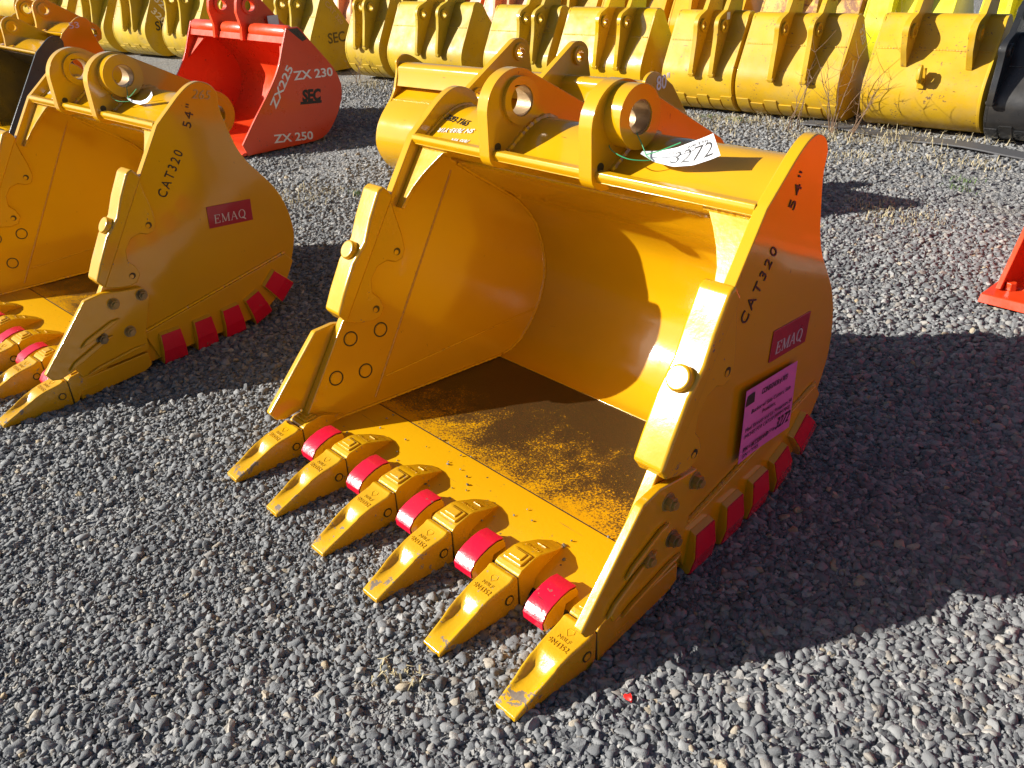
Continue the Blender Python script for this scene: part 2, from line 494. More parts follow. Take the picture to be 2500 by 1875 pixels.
# gravel: numpy points, stones instanced on them in one geometry node modifier
def gravel():
    def cells(x0, x1, y0, y1, c):
        nx, ny = int((x1 - x0) / c), int((y1 - y0) / c)
        gx, gy = np.meshgrid(np.arange(nx), np.arange(ny))
        x = x0 + (gx + nrg.random(gx.shape)) * c; y = y0 + (gy + nrg.random(gy.shape)) * c
        return np.stack([x.ravel(), y.ravel()], 1)
    sets = []
    for (x0, x1, y0, y1, c, dmin, dmax, s) in (
            (-7, 3, -2, 5, 0.0140, 0.0, 3.3, 0.0086), (-7, 3, -2, 5, 0.0095, 0.0, 2.7, 0.0046), (-7, 3, -2, 5, 0.075, 0.0, 3.3, 0.0112),
            (-10, 3, -3, 9, 0.0195, 3.3, 5.6, 0.0112), (-14, 3, -2, 9, 0.033, 5.6, 10.5, 0.0155)):
        p = cells(x0, x1, y0, y1, c)
        d = np.hypot(p[:, 0] - CP.x, p[:, 1] - CP.y)
        p = p[(d + nrg.normal(0, .15, len(d)) >= dmin) & (d + nrg.normal(0, .15, len(d)) < dmax)]
        # inside the view, with a margin
        q = np.concatenate([p, np.zeros((len(p), 1))], 1) - np.array(CP)
        zz = q @ np.array(CF); xx = q @ np.array(CR) / zz; yy = q @ np.array(CU) / zz
        p = p[(zz > 0.2) & (np.abs(xx) < 0.72) & (np.abs(yy) < 0.56)]
        # bare dusty patches thin the stones out
        k = np.sin(p[:, 0] * 2.1 + 1.3) * np.sin(p[:, 1] * 1.7 + .4) + .6 * np.sin(p[:, 0] * 4.7 + p[:, 1] * 3.1) + .35 * np.sin(p[:, 1] * 9.1 - p[:, 0] * 6.3)
        p = p[nrg.random(len(p)) < np.where(k > 0.95, 0.22, 0.94)]
        sets.append((p, np.full(len(p), s)))
    P = np.concatenate([a for a, _ in sets]); S = np.concatenate([b for _, b in sets])
    n0 = len(P)
    lp = np.stack([nrg.uniform(-.58, .60, 46), .37 + .20 * nrg.random(46) ** 1.2], 1)
    P = np.concatenate([P, lp]); S = np.concatenate([S, np.full(46, .0030)])
    n = len(P)
    S = S * np.exp(nrg.normal(0, 0.38, n)); S = np.clip(S, 0.0025, 0.030)
    S *= 1.0 + 0.40 * np.clip((P[:, 0] - 0.1) * 0.9, -0.35, 1)
    S = np.minimum(S, 0.0155 + 0.0035 * nrg.random(n))
    Z = -0.010 + nrg.normal(0, 0.0025, n) - S * 0.12
    Z[n0:] = .0585
    me = bpy.data.meshes.new('gravel')
    me.vertices.add(n)
    me.vertices.foreach_set('co', np.column_stack([P, Z]).astype(np.float32).ravel())
    def attr(nm, typ, arr, field):
        a = me.attributes.new(nm, typ, 'POINT'); a.data.foreach_set(field, arr.astype(np.float32 if typ != 'INT' else np.int32).ravel())
    sc = np.stack([S * (1 + .3 * nrg.random(n)), S * (.75 + .3 * nrg.random(n)), S * (.5 + .35 * nrg.random(n))], 1)
    attr('scl', 'FLOAT_VECTOR', sc, 'vector')
    rot = np.stack([nrg.normal(0, .45, n), nrg.normal(0, .45, n), nrg.random(n) * 6.283], 1)
    attr('rotv', 'FLOAT_VECTOR', rot, 'vector')
    attr('pick', 'INT', nrg.integers(0, 9, n), 'value')
    o = bpy.data.objects.new('gravel', me); COL.objects.link(o); me.materials.append(MAT['stone'])
    ng = bpy.data.node_groups.new('scatter stones', 'GeometryNodeTree')
    ng.interface.new_socket('Geometry', in_out='INPUT', socket_type='NodeSocketGeometry')
    ng.interface.new_socket('Geometry', in_out='OUTPUT', socket_type='NodeSocketGeometry')
    nd, lk = ng.nodes, ng.links
    gi, go = nd.new('NodeGroupInput'), nd.new('NodeGroupOutput')
    g2i = nd.new('GeometryNodeGeometryToInstance')
    for k in range(9):
        ico = nd.new('GeometryNodeMeshIcoSphere'); ico.inputs['Radius'].default_value = 1.0; ico.inputs['Subdivisions'].default_value = 2
        sp = nd.new('GeometryNodeSetPosition'); pos = nd.new('GeometryNodeInputPosition')
        va = nd.new('ShaderNodeVectorMath'); va.operation = 'ADD'; va.inputs[1].default_value = (k * 7.31, k * 3.7, k * 1.9)
        lk.new(pos.outputs[0], va.inputs[0])
        vo = nd.new('ShaderNodeTexVoronoi'); vo.inputs['Scale'].default_value = 0.85
        lk.new(va.outputs[0], vo.inputs['Vector'])
        sub = nd.new('ShaderNodeVectorMath'); sub.operation = 'SUBTRACT'
        lk.new(vo.outputs['Color'], sub.inputs[0]); sub.inputs[1].default_value = (.5, .5, .5)
        sc1 = nd.new('ShaderNodeVectorMath'); sc1.operation = 'SCALE'; sc1.inputs['Scale'].default_value = 0.5
        lk.new(sub.outputs[0], sc1.inputs[0])
        no = nd.new('ShaderNodeTexNoise'); no.inputs['Scale'].default_value = 1.1; no.inputs['Detail'].default_value = 1.0
        lk.new(va.outputs[0], no.inputs['Vector'])
        sub2 = nd.new('ShaderNodeVectorMath'); sub2.operation = 'SUBTRACT'
        lk.new(no.outputs['Color'], sub2.inputs[0]); sub2.inputs[1].default_value = (.5, .5, .5)
        sc2 = nd.new('ShaderNodeVectorMath'); sc2.operation = 'SCALE'; sc2.inputs['Scale'].default_value = 1.3
        lk.new(sub2.outputs[0], sc2.inputs[0])
        ad = nd.new('ShaderNodeVectorMath'); ad.operation = 'ADD'
        lk.new(sc1.outputs[0], ad.inputs[0]); lk.new(sc2.outputs[0], ad.inputs[1])
        lk.new(ico.outputs[0], sp.inputs['Geometry']); lk.new(ad.outputs[0], sp.inputs['Offset'])
        ss = nd.new('GeometryNodeSetShadeSmooth'); ss.inputs['Shade Smooth'].default_value = (k % 3 != 0)
        lk.new(sp.outputs[0], ss.inputs['Geometry'])
        sm = nd.new('GeometryNodeSetMaterial'); sm.inputs['Material'].default_value = MAT['stone']
        lk.new(ss.outputs[0], sm.inputs['Geometry'])
        lk.new(sm.outputs[0], g2i.inputs[0])
    iop = nd.new('GeometryNodeInstanceOnPoints'); iop.inputs['Pick Instance'].default_value = True
    def named(nm, typ):
        a = nd.new('GeometryNodeInputNamedAttribute'); a.data_type = typ; a.inputs['Name'].default_value = nm
        return a.outputs[0]
    lk.new(gi.outputs[0], iop.inputs['Points'])
    lk.new(g2i.outputs[0], iop.inputs['Instance'])
    lk.new(named('pick', 'INT'), iop.inputs['Instance Index'])
    lk.new(named('scl', 'FLOAT_VECTOR'), iop.inputs['Scale'])
    e2r = nd.new('FunctionNodeEulerToRotation'); lk.new(named('rotv', 'FLOAT_VECTOR'), e2r.inputs[0])
    lk.new(e2r.outputs[0], iop.inputs['Rotation'])
    lk.new(iop.outputs[0], go.inputs[0])
    md = o.modifiers.new('scatter', 'NODES'); md.node_group = ng
    tag(o, 'loose crushed grey gravel covering the yard', 'gravel', kind='stuff')
    print('stones', n)
gravel()

# ------------------------------------------------------------------ the toothed bucket (two of them)
H = 0.686; TP = 0.0896
def dep(y, z): return (y - .3) * .82 + (z - .12) * -.572
def side(s, off):                      # x of a surface that lies off outside the plate's outer face, on side s
    return lambda y, z: s * (H + off - TP * dep(y, z))
TH = 0.034                             # side plate thickness

PLATE = ([(.262, .062), (.867, .945)] +
         catmull([(.867, .945), (.93, .995), (.985, 1.038), (1.035, 1.066), (1.08, 1.072), (1.125, 1.053), (1.149, 1.018), (1.147, .98),
                  (1.15, .94), (1.168, .87), (1.193, .79), (1.23, .722), (1.285, .655), (1.338, .588), (1.378, .512), (1.403, .425),
                  (1.408, .345), (1.393, .28), (1.365, .215), (1.33, .155), (1.27, .09), (1.20, .045), (1.12, .022)], 4)[1:] +
         [(.95, .018), (.6, .02), (.36, .024), (.29, .03)])
SHELL_IN = catmull([(1.118, .050), (1.159, .052), (1.216, .074), (1.267, .112), (1.33, .19), (1.372, .273), (1.388, .353), (1.384, .423),
                    (1.366, .509), (1.338, .568), (1.291, .628), (1.24, .673), (1.148, .736), (1.055, .806), (.985, .862)], 3)
TUBE = [(.888, .918)] + catmull([(.893, .921), (.93, .941), (.972, .968), (1.011, .991), (1.05, 1.006), (1.089, 1.010), (1.122, 1.001), (1.142, .975), (1.147, .93), (1.156, .88), (1.178, .80)], 4) + [(1.10, .80), (.985, .872), (.90, .912)]
PROT_FRONT = [(.493, .402), (.470, .438), (.560, .598), (.612, .648), (.646, .723), (.693, .802), (.712, .814)]
PROT = PROT_FRONT + [(.732, .795), (.742, .72), (.757, .64), (.760, .59), (.745, .558), (.715, .552), (.684, .566), (.645, .556), (.615, .52),
                     (.610, .475), (.633, .447), (.645, .41), (.625, .380), (.59, .374), (.54, .384)]
CUT = [(.404, .380), (.475, .387), (.56, .368), (.638, .354), (.662, .312), (.606, .165), (.600, .086), (.312, .086), (.300, .126), (.236, .112), (.206, .121), (.188, .152)]
BOLTS = [(.508, .331), (.626, .326), (.428, .210), (.541, .197)]
LUGX = [(-.293, -.248), (.118, .165)]

def lug_outline():
    top = circle((.972, 1.050), .122, 20, R(180), R(52))
    rear = circle((1.375, .845), .105, 16, R(56), R(-95))
    return [(.848, .935)] + top + rear + [(1.27, .70), (1.18, .775), (1.14, .87), (1.10, .93), (.99, .90), (.93, .890), (.885, .893), (.862, .905), (.851, .920)]

def tooth_mesh():
    """wedge with a spoon-shaped hollow on top; y = 0 at the tip"""
    ys = [0, .012, .024, .036, .05, .068, .088, .104, .114, .122, .131, .141, .155, .175, .205, .228, .240, .250, .255]
    us = [-1, -.90, -.78, -.66, -.5, -.25, 0, .25, .5, .66, .78, .90, 1]
    def half(y): return np.interp(y, [0, .1, .2, .245, .255], [.0335, .0385, .0450, .0470, .0455])
    def top(y): return np.interp(y, [0, .03, .11, .165, .205, .228, .240, .250, .255], [.014, .028, .062, .085, .091, .096, .102, .100, .094])
    def bot(y): return np.interp(y, [0, .06, .2, .255], [.000, -.004, -.006, -.008])
    v, f = [], []
    m = len(us); n = len(ys)
    for y in ys:
        for u in us:
            d = 0
            if abs(u) < .79:
                hollow = np.interp(y, [.02, .035, .06, .09, .112, .124, .140], [0, .004, .010, .016, .018, .012, 0])
                d = hollow * (1 - (abs(u) / .79) ** 5)
            bulge = np.interp(y, [.05, .09, .13, .17], [0, .003, .003, 0]) if abs(u) > .8 else 0
            h = half(y) * (1 + (.05 if abs(u) > .8 and .07 < y < .13 else 0))
            edge = .004 if abs(u) == 1 else 0
            v.append((u * h, y, top(y) - d + bulge - edge))
    k = len(v)
    for y in ys:
        for u in (-1, 1):
            v.append((u * half(y) * .9, y, bot(y)))
    for i in range(n - 1):
        for j in range(m - 1):
            a = i * m + j; f.append((a, a + 1, a + m + 1, a + m))
        a, b = k + 2 * i, k + 2 * i + 1
        f.append((a, a + 2, b + 2, b))
        f.append((i * m, (i + 1) * m, a + 2, a)); f.append((i * m + m - 1, b, b + 2, (i + 1) * m + m - 1))
    f.append(tuple(range(m)) + (k + 1, k)); e = (n - 1) * m
    f.append(tuple(range(e, e + m)) + (k + 2 * n - 1, k + 2 * n - 2))
    return mesh('tooth', v, f)

def adapter_mesh():
    prof = [(.2575, .010), (.2575, .094), (.262, .100), (.272, .106), (.325, .113), (.345, .110), (.405, .086), (.446, .066), (.458, .054),
            (.458, .045), (.36, .03), (.30, .03), (.285, .016), (.270, -.006), (.2575, -.006)]
    ks = [.257, .27, .36, .405, .446, .458]; tops = [.0455, .0455, .0400, .0335, .0160, .008]; lows = [.0465, .0475, .0470, .0430, .0260, .012]
    def w(s): return lambda y, z: s * float(np.interp(z, [.055, .10], [np.interp(y, ks, lows), np.interp(y, ks, tops)]))
    return prism('adapter', prof, w(-1), w(1))

def lip_shroud_meshes():
    out = [(.222, .022), (.218, .050), (.234, .072), (.255, .083), (.285, .092), (.315, .095), (.338, .090), (.345, .075), (.345, .060), (.30, .060), (.285, .018)]
    under = prism('casting', out, -.036, .036)
    skin = [(.2165, .030), (.2150, .052), (.2325, .075), (.2545, .0863), (.285, .0956), (.316, .0988), (.3405, .0935), (.3365, .0898), (.315, .0953), (.285, .0922), (.255, .0832), (.2342, .0722), (.2182, .0502), (.222, .0303)]
    red = prism('painted_face', skin, -.0345, .0345)
    return under, red

def heel_shroud(s, y0, y1, zb0, zb1):
    """wraps the bottom edge of the side plate; its foot runs from (y0, zb0) to (y1, zb1) along the curve of the heel"""
    t = Vector((y1 - y0, zb1 - zb0)).normalized(); n = Vector((-t.y, t.x))
    cs = [(-.055, .0), (.024, .0), (.030, .008), (.039, .060), (.030, .130), (.010, .138), (.004, .10), (.004, .035), (-.055, .03)]
    def ring(f, push=0.0, ids=None, shrink=0.0):
        b = Vector((y0 + (y1 - y0) * f, zb0 + (zb1 - zb0) * f)); out = []
        for i, (x, z) in enumerate(cs):
            if ids is not None and i not in ids: continue
            # the casting narrows towards its upper edge
            q = b + t * (.5 - f) * 2 * (.010 * z / .126 + shrink) + n * (z - (push if i < 3 else 0))
            xx = s * (H - TP * dep(q.x, q.y) + x + (push if i > 0 else 0)); out.append((xx, q.x, q.y))
        return out
    v = []; m = len(cs)
    for f in (0, .5, 1): v += ring(f)
    fc = [tuple(range(m)), tuple(range(2 * m, 3 * m))]
    for i in range(2):
        for k in range(m): fc.append((i * m + k, i * m + (k + 1) % m, (i + 1) * m + (k + 1) % m, (i + 1) * m + k))
    body = mesh('heel_shroud', v, fc)
    ids = [1, 2, 3, 4]; v2 = []; m = len(ids)
    for f in (0, .5, 1): v2 += ring(f, .003, ids, .003)
    for f in (0, .5, 1): v2 += ring(f, -.001, ids, .003)
    f2 = []
    for o_ in (0, 3 * m):
        for i in range(2):
            for k in range(m - 1): f2.append((o_ + i * m + k, o_ + i * m + k + 1, o_ + (i + 1) * m + k + 1, o_ + (i + 1) * m + k))
    for a, b in ((0, 1), (1, 2), (2, 3)):
        f2.append((a, b, 3 * m + b, 3 * m + a)); f2.append((2 * m + a, 5 * m + a, 5 * m + b, 2 * m + b))
    for i in range(2):
        f2.append((i * m, (i + 1) * m, 3 * m + (i + 1) * m, 3 * m + i * m)); f2.append((i * m + 3, 3 * m + i * m + 3, 3 * m + (i + 1) * m + 3, (i + 1) * m + 3))
    return body, mesh('painted_face', v2, f2)

def weld_bead(name, pts, r, parent, mat='yellow_weld'):
    """wavy painted weld seam"""
    P = []
    rad = []
    for i in range(len(pts) - 1):
        a, b = Vector(pts[i]), Vector(pts[i + 1]); m = max(2, int((b - a).length / .007))
        for k in range(m):
            P.append(a.lerp(b, k / m)); rad.append(r * (1 + .22 * math.sin(len(P) * 2.1) + .15 * rng.uniform(-1, 1)))
    P.append(Vector(pts[-1])); rad.append(r)
    return link(name, MB().tube(P, rad, 6).mesh(name), mat, parent)

def serif_text(o3, r3, u3, n3, width, height, parent, mat='silver'):
    """EMAQ in serif capitals"""
    mb = MB(); w = width / 4.5; t = height * .115; th = height * .05; e = .0012
    def st(x0, y0, x1, y1, wd):
        a, b = Vector((x0, y0)), Vector((x1, y1)); d = (b - a).normalized(); q = Vector((-d.y, d.x)) * wd / 2
        c2 = [a - q, b - q, b + q, a + q]; v = []
        for zz in (0.0, e):
            v += [o3 + r3 * p.x + u3 * p.y + n3 * zz for p in c2]
        mb.add(v, [(0, 3, 2, 1), (4, 5, 6, 7), (0, 1, 5, 4), (1, 2, 6, 5), (2, 3, 7, 6), (3, 0, 4, 7)])
    h = height
    x = 0
    st(x + t, 0, x + t, h, t); st(x, th / 2, x + w * .72, th / 2, th); st(x, h - th / 2, x + w * .70, h - th / 2, th); st(x + t, h * .52, x + w * .5, h * .52, th)
    st(x + w * .72, 0, x + w * .72, h * .25, th); st(x + w * .70, h, x + w * .70, h * .76, th); st(x + w * .5, h * .4, x + w * .5, h * .64, th * .8)
    x = w * 1.0
    st(x + w * .1, 0, x + w * .1, h, th); st(x + w * .1, h, x + w * .5, h * .05, t); st(x + w * .5, h * .05, x + w * .95, h, th); st(x + w * .95, 0, x + w * .95, h, t)
    for q in (.1, .95): st(x + w * (q - .13), th / 2, x + w * (q + .13), th / 2, th)
    st(x - w * .02, h - th / 2, x + w * .15, h - th / 2, th); st(x + w * .92, h - th / 2, x + w * 1.08, h - th / 2, th)
    x = w * 2.25
    st(x + w * .08, 0, x + w * .46, h, th); st(x + w * .44, h, x + w * .84, 0, t); st(x + w * .24, h * .36, x + w * .68, h * .36, th)
    for q in (.08, .84): st(x + w * (q - .12), th / 2, x + w * (q + .12), th / 2, th)
    x = w * 3.35; c = (x + w * .48, h * .52); rx, ry = w * .42, h * .5
    for k in range(18):
        a0, a1 = 2 * math.pi * k / 18, 2 * math.pi * (k + 1) / 18
        st(c[0] + rx * math.cos(a0), c[1] + ry * math.sin(a0), c[0] + rx * math.cos(a1), c[1] + ry * math.sin(a1), th + (t - th) * abs(math.cos((a0 + a1) / 2)))
    st(x + w * .5, h * .12, x + w * .98, -h * .16, t)
    return link('lettering', mb.mesh('lettering'), mat, parent, smooth=False)

def build_toothed(name):
    root = empty(name)
    for s in (-1, 1):
        # side plate with its welds
        sp = link('side_plate', prism('side_plate', PLATE, side(s, 0), side(s, -TH)), 'yellow', root, .004)
        # welded front edge, rough
        # outer wear plate below the horizontal seam
        wear = [(.60, .155), (1.335, .272), (1.372, .225), (1.33, .158), (1.27, .094), (1.20, .05), (1.12, .028), (.95, .024), (.64, .026)]
        link('wear_plate', prism('wear_plate', wear, side(s, .0005), side(s, .011)), 'yellow', sp, .004)
        weld_bead('weld_seam', [(side(s, .004)(y, z), y, z) for y, z in [(.60, .161), (1.335, .278)]], .006, sp, 'yellow')
        # inner seams, as in a plate built of three pieces
        weld_bead('weld_seam', [(side(s, -TH)(y, z), y, z) for y, z in [(1.0, .805), (.56, .085)]], .0035, sp, 'yellow')
        weld_bead('weld_seam', [(side(s, -TH)(y, z), y, z) for y, z in [(.615, .149), (1.33, .19)]], .0035, sp, 'yellow')
        weld_bead('weld_seam', [(side(s, -TH - .001)(y, z), y, z) for y, z in offset(SHELL_IN, -.003)[1::3]], .0060, sp, 'yellow')
        weld_bead('weld_seam', [(side(s, -TH - .001)(y, z), y, z) for y, z in [(.34, .064), (.566, .060), (1.12, .052)]], .0060, sp, 'yellow')
        weld_bead('weld_seam', [(side(s, -TH - .001)(y, z), y, z + .002) for y, z in TUBE[2:30:2]], .0060, sp, 'yellow')
        # corner gusset
        d0 = Vector((0, .82, -.572))
        def gp(y, z, d): return (y + .82 * d, z - .572 * d)
        xi = H - TH - .003
        gv = []
        def on(q, d):   # q along the mouth plane from K downwards
            y, z = .867 - .572 * q, .945 - .82 * q
            return gp(y, z, d)
        crv = [(.515, .022), (.545, .06), (.575, .105), (.598, .15), (.612, .20), (.618, .235)]
        for d in (.036, .050):
            for (x, q) in [(xi, .022)] + crv + [(xi, .235)]:
                y, z = on(q, d); gv.append((s * x, y, z))
        m = len(crv) + 2
        gf = [tuple(range(m)), tuple(range(m, 2 * m))] + [(i, (i + 1) % m, m + (i + 1) % m, m + i) for i in range(m)]
        link('gusset', mesh('gusset', gv, gf), 'yellow_cast', root, .003)
        y, z = on(.016, .04)
        weld_bead('weld_seam', [(s * .50, y, z), (s * xi, y, z)], .007, sp)
        # side cutter bolted to the outside
        ct = link('side_cutter', prism('side_cutter', CUT, side(s, .001), lambda y, z: s * (H - TP * dep(y, z) + float(np.interp(y, [.2, .4, .66], [.030, .028, .024])))), 'yellow', root, .006)
        for (y, z) in BOLTS:
            xo = float(np.interp(y, [.2, .4, .66], [.030, .028, .024]))
            b = MB(); c = Vector((side(s, xo)(y, z), y, z))
            for r0, l0, n in ((.024, .004, 20), (.0185, .020, 6)):
                b.tube([c, c + Vector((s * l0, 0, 0))], r0, n)
            b.tube([c, c + Vector((s * .028, 0, 0))], .011, 12)
            link('bolt', b.mesh('bolt'), 'bolt', ct, .001)
            # square-headed bolt seen inside the plate
            rec = MB(); ci = Vector((side(s, -TH)(y, z), y, z))
            ringv = circle((y, z), .0275, 26); inn = circle((y, z), .0215, 6)
            link('bolt_hole', prism('bolt_hole', ringv, side(s, -TH - .0006), side(s, -TH + .001), [circle((y, z), .0222, 26)]), 'pin_hole', sp, smooth=False)
            link('bolt_head', prism('bolt_head', inn, side(s, -TH - .0014), side(s, -TH + .001)), 'yellow', sp, smooth=False)
        for (ya, za, yb, zb, h) in ((.335, .205, .52, .262, .030), (.268, .132, .475, .205, .034), (.33, .092, .59, .118, .018)):
            # long raised ribs cast on the cutter, shading the hollow under them
            a, b2 = Vector((ya, za)), Vector((yb, zb)); d = (b2 - a); L = d.length; d.normalize(); nn = Vector((-d.y, d.x))
            pts = [(0, 0), (L * .18, h * .5), (L * .8, h * .62), (L, h * .2), (L * .85, 0), (L * .3, -h * .12)]
            pl = [tuple(a + d * p + nn * q) for p, q in pts]
            xo = lambda y, z: float(np.interp(y, [.2, .4, .66], [.030, .028, .024]))
            link('rib', prism('rib', pl, lambda y, z: side(s, xo(y, z) - .001)(y, z), lambda y, z: side(s, xo(y, z) + .013)(y, z)), 'yellow', ct, .006)
        # side protector, slotted over the plate edge
        pr = link('side_protector', prism('side_protector', PROT, side(s, .001), side(s, .026)), 'yellow_cast', root, .006)
        link('inner_leg', prism('inner_leg', PROT, side(s, -TH - .022), side(s, -TH - .001)), 'yellow_cast', pr, .006)
        nose = [(.497, .399), (.468, .438), (.500, .500), (.554, .592), (.610, .652), (.642, .722), (.690, .806), (.714, .816), (.745, .775), (.520, .436)]
        link('nose', prism('nose', nose, side(s, .030), side(s, -TH - .026)), 'yellow_cast', pr, .010)
        ctr = Vector((side(s, -.012)(.585, .622), .570, .628)); bb = MB()
        dr = Vector((0, -.82, .572))
        bb.tube([ctr - dr * .02, ctr + dr * .001, ctr + dr * .006], [.033, .033, .029], 22)
        link('boss', bb.mesh('boss'), 'yellow_cast', pr, .006)
        for (y, z) in ((.726, .589), (.611, .414)):
            for xo in (.0265, -TH - .0226):
                k = 1 if xo > 0 else -1
                link('hole', prism('hole', circle((y, z), .013, 20), side(s, xo), side(s, xo + .0006 * k)), 'pin_hole', pr, smooth=False)
                link('plug', prism('plug', circle((y - .004, z - .002), .0085, 16), side(s, xo + .0008 * k), side(s, xo + .0013 * k)), 'yellow', pr, smooth=False)
        # heel shrouds along the bottom edge
        for (y0, z0, y1, z1) in ((.643, .0, .757, -.003), (.803, -.004, .910, -.004), (.948, -.004, 1.055, .0), (1.108, .002, 1.205, .036), (1.262, .056, 1.345, .128)):
            b0, b1 = heel_shroud(s, y0, y1, z0, z1)
            hs = link('heel_shroud', b0, 'yellow', root, .003)
            link('painted_face', b1, 'wear_red', hs, ang=15)
        # leg of the corner adapter under the cutter
        link('corner_leg', prism('corner_leg', [(.285, -.004), (.30, .078), (.592, .078), (.596, .018), (.56, .002)], side(s, -.03), side(s, .024)), 'yellow', root, .005)
    # floor, back, lip
    inn = lambda s: (lambda y, z: s * (H - TH + .004 - TP * dep(y, z)))
    link('floor_plate', prism('floor_plate', [(.572, .054), (1.115, .047), (1.135, .047), (1.135, .020), (.572, .022)], inn(-1), inn(1)), 'floor', root)
    sh = SHELL_IN + offset(SHELL_IN, .020)[::-1]
    link('back_shell', prism('back_shell', sh, inn(-1), inn(1)), 'yellow', root, .002)
    link('lip', prism('lip', [(.305, .030), (.318, .052), (.345, .061), (.566, .057), (.566, .018), (.33, .016)], inn(-1), inn(1)), 'lip', root, .003)
    link('seam_groove', prism('seam_groove', [(.562, .0535), (.576, .0535), (.576, .046), (.562, .046)], lambda y, z: -.63, lambda y, z: .63), 'gap', root, smooth=False)
    # torsion tube and front bar
    link('torque_tube', prism('torque_tube', TUBE, inn(-1), inn(1)), 'yellow', root, .002)
    link('front_bar', prism('front_bar', [(.861, .938), (.865, .950), (.887, .952), (.8905, .946), (.8905, .914), (.868, .922)], inn(-1), inn(1)), 'yellow', root, .003)
    link('inner_plate', prism('inner_plate', [(.8665, .921), (.874, .930), (1.0, .866), (.987, .852)], inn(-1), inn(1)), 'yellow', root, .002)
    weld_bead('weld_seam', [(-.60, .985, .853), (.60, .985, .853)], .006, root, 'yellow')
    weld_bead('weld_seam', [(-.60, .893, .926), (.60, .893, .926)], .006, root, 'yellow')
    # lugs
    hole_c = (.982, 1.078)
    for i, (xa, xb) in enumerate(LUGX):
        lg = link('lug', prism('lug', lug_outline(), xa, xb, [circle(hole_c, .047, 30), circle((1.375, .845), .045, 24)]), 'yellow', root, .004)
        l = .056 if i == 1 else .014
        rr = .085 if i == 1 else .070
        link('boss', prism('boss', circle(hole_c, rr, 40), xb - .001, xb + l, [circle(hole_c, .0455, 40)]), 'yellow', lg, .004)
        link('boss', prism('boss', circle(hole_c, .074, 40), xa - .012, xa + .001, [circle(hole_c, .0455, 40)]), 'yellow', lg, .003)
        link('bushing', prism('bushing', circle(hole_c, .0475, 40), xa - .008, xb + l - .004, [circle(hole_c, .0425, 40)]), 'bare', lg)
        link('boss', prism('boss', circle((1.375, .845), .075, 30), xa - .02, xb + .02, [circle((1.375, .845), .045, 30)]), 'yellow', lg, .003)
        link('notch', prism('notch', circle((.884, .958), .0125, 18), xa - .002, xb + .0015), 'pin_hole', lg, smooth=False)
        weld_bead('weld_seam', [(xb + .002, y, z + .003) for y, z in TUBE[4:32:2]], .009, lg, 'yellow')
    # teeth, adapters and lip shrouds
    tm = tooth_mesh(); am = adapter_mesh(); um, rm = lip_shroud_meshes()
    first = None
    for i in range(6):
        x = (i - 2.5) * .2662
        ad = link('adapter', am, 'yellow_worn', root, .0035, ang=22)
        ad.location.x = x; ad.rotation_euler = (0, rng.uniform(-.012, .012), rng.uniform(-.012, .012))
        t = link('tooth', tm, 'tooth', ad, .0025); t.location.y = 0
        if first is None:
            pm = prism('pin', circle((.222, .042), .0105, 18), .0449, .0462)
            hm = prism('pin_recess', circle((.222, .042), .0145, 20), .0440, .0456)
            sm = MB().box((0, .2563, .045), (.089, .0028, .098)).mesh('seam')
            tilt = Matrix.Translation((0, .300, .110)) @ Matrix.Rotation(.13, 4, 'X'); padm = MB().box((0, 0, .001), (.066, .044, .009), tilt).mesh('pad'); padm2 = MB().box((0, .002, .006), (.044, .026, .008), tilt).mesh('pad')
            rbm = MB().box((0, 0, 0), (.030, .003, .004), Matrix.Translation((0, .388, .0935)) @ Matrix.Rotation(-.38, 4, 'X')).mesh('casting_mark')
        link('pin_recess', hm, 'pin_hole', ad, smooth=False); link('pin', pm, 'yellow', ad)
        link('seam', sm, 'gap', ad, smooth=False); link('pad', padm, 'yellow_worn', ad, .003); link('pad', padm2, 'yellow_worn', ad, .0025); link('casting_mark', rbm, 'yellow_worn', ad, .001)
        put_text('9N4352', (-.030, .166, .0856), (.030, .166, .0856), (0, 1, .25), .0002, 'yellow_worn', ad, .013, 0, extrude=.002)
        put_text('NBLF', (-.018, .187, .0888), (.020, .187, .0888), (0, 1, .2), .0002, 'yellow_worn', ad, .010, 0, extrude=.002)
        put_text('9N4353', (-.027, .352, .1072), (.027, .352, .1072), (0, 1, -.40), .0004, 'yellow_worn', ad, .011, 0, extrude=.002)
        put_text('-40-', (-.012, .040, .0245), (.012, .040, .0245), (0, 1, .25), .0, 'yellow_worn', ad, .008, 0, extrude=.002)
        dm = MB().tube([(-.008, .2225, .0948), (.008, .2225, .0948), (.011, .215, .0934), (0, .203, .0908), (-.011, .215, .0934), (-.008, .2225, .0948)], .0011, 5).mesh('casting_mark')
        link('casting_mark', dm, 'yellow_worn', ad)
        first = ad
    for i in range(5):
        x = (i - 2) * .2662
        o1 = link('lip_shroud', um, 'yellow', root, .004); o1.location = (x + rng.uniform(-.004, .004), rng.uniform(-.003, .003), 0); o1.rotation_euler.z = rng.uniform(-.03, .03)
        link('painted_face', rm, 'wear_red', o1, .002)
    # lettering on the right-hand plate
    def P3(y, z, off=0.0): return Vector((side(1, off)(y, z), y, z))
    def plate_text(body, a, b, mat, h, **kw):
        p0, p1 = P3(*a), P3(*b); r = (b[0] - a[0], b[1] - a[1]); up = P3(a[0] - r[1], a[1] + r[0]) - p0
        return put_text(body, p0, p1, up, .0012, mat, root, h, **kw)
    plate_text('CAT320', (.832, .664), (.949, .820), 'ink', .040, spacing=1.35)
    plate_text('54"', (1.003, .905), (1.040, .985), 'ink_red_light', .038, spacing=1.3)
    np_ = [(.992, .491), (1.205, .470), (1.209, .563), (.996, .583)]
    npl = link('name_plate', prism('name_plate', np_, side(1, .0005), side(1, .004)), 'plate_red', root, .001)
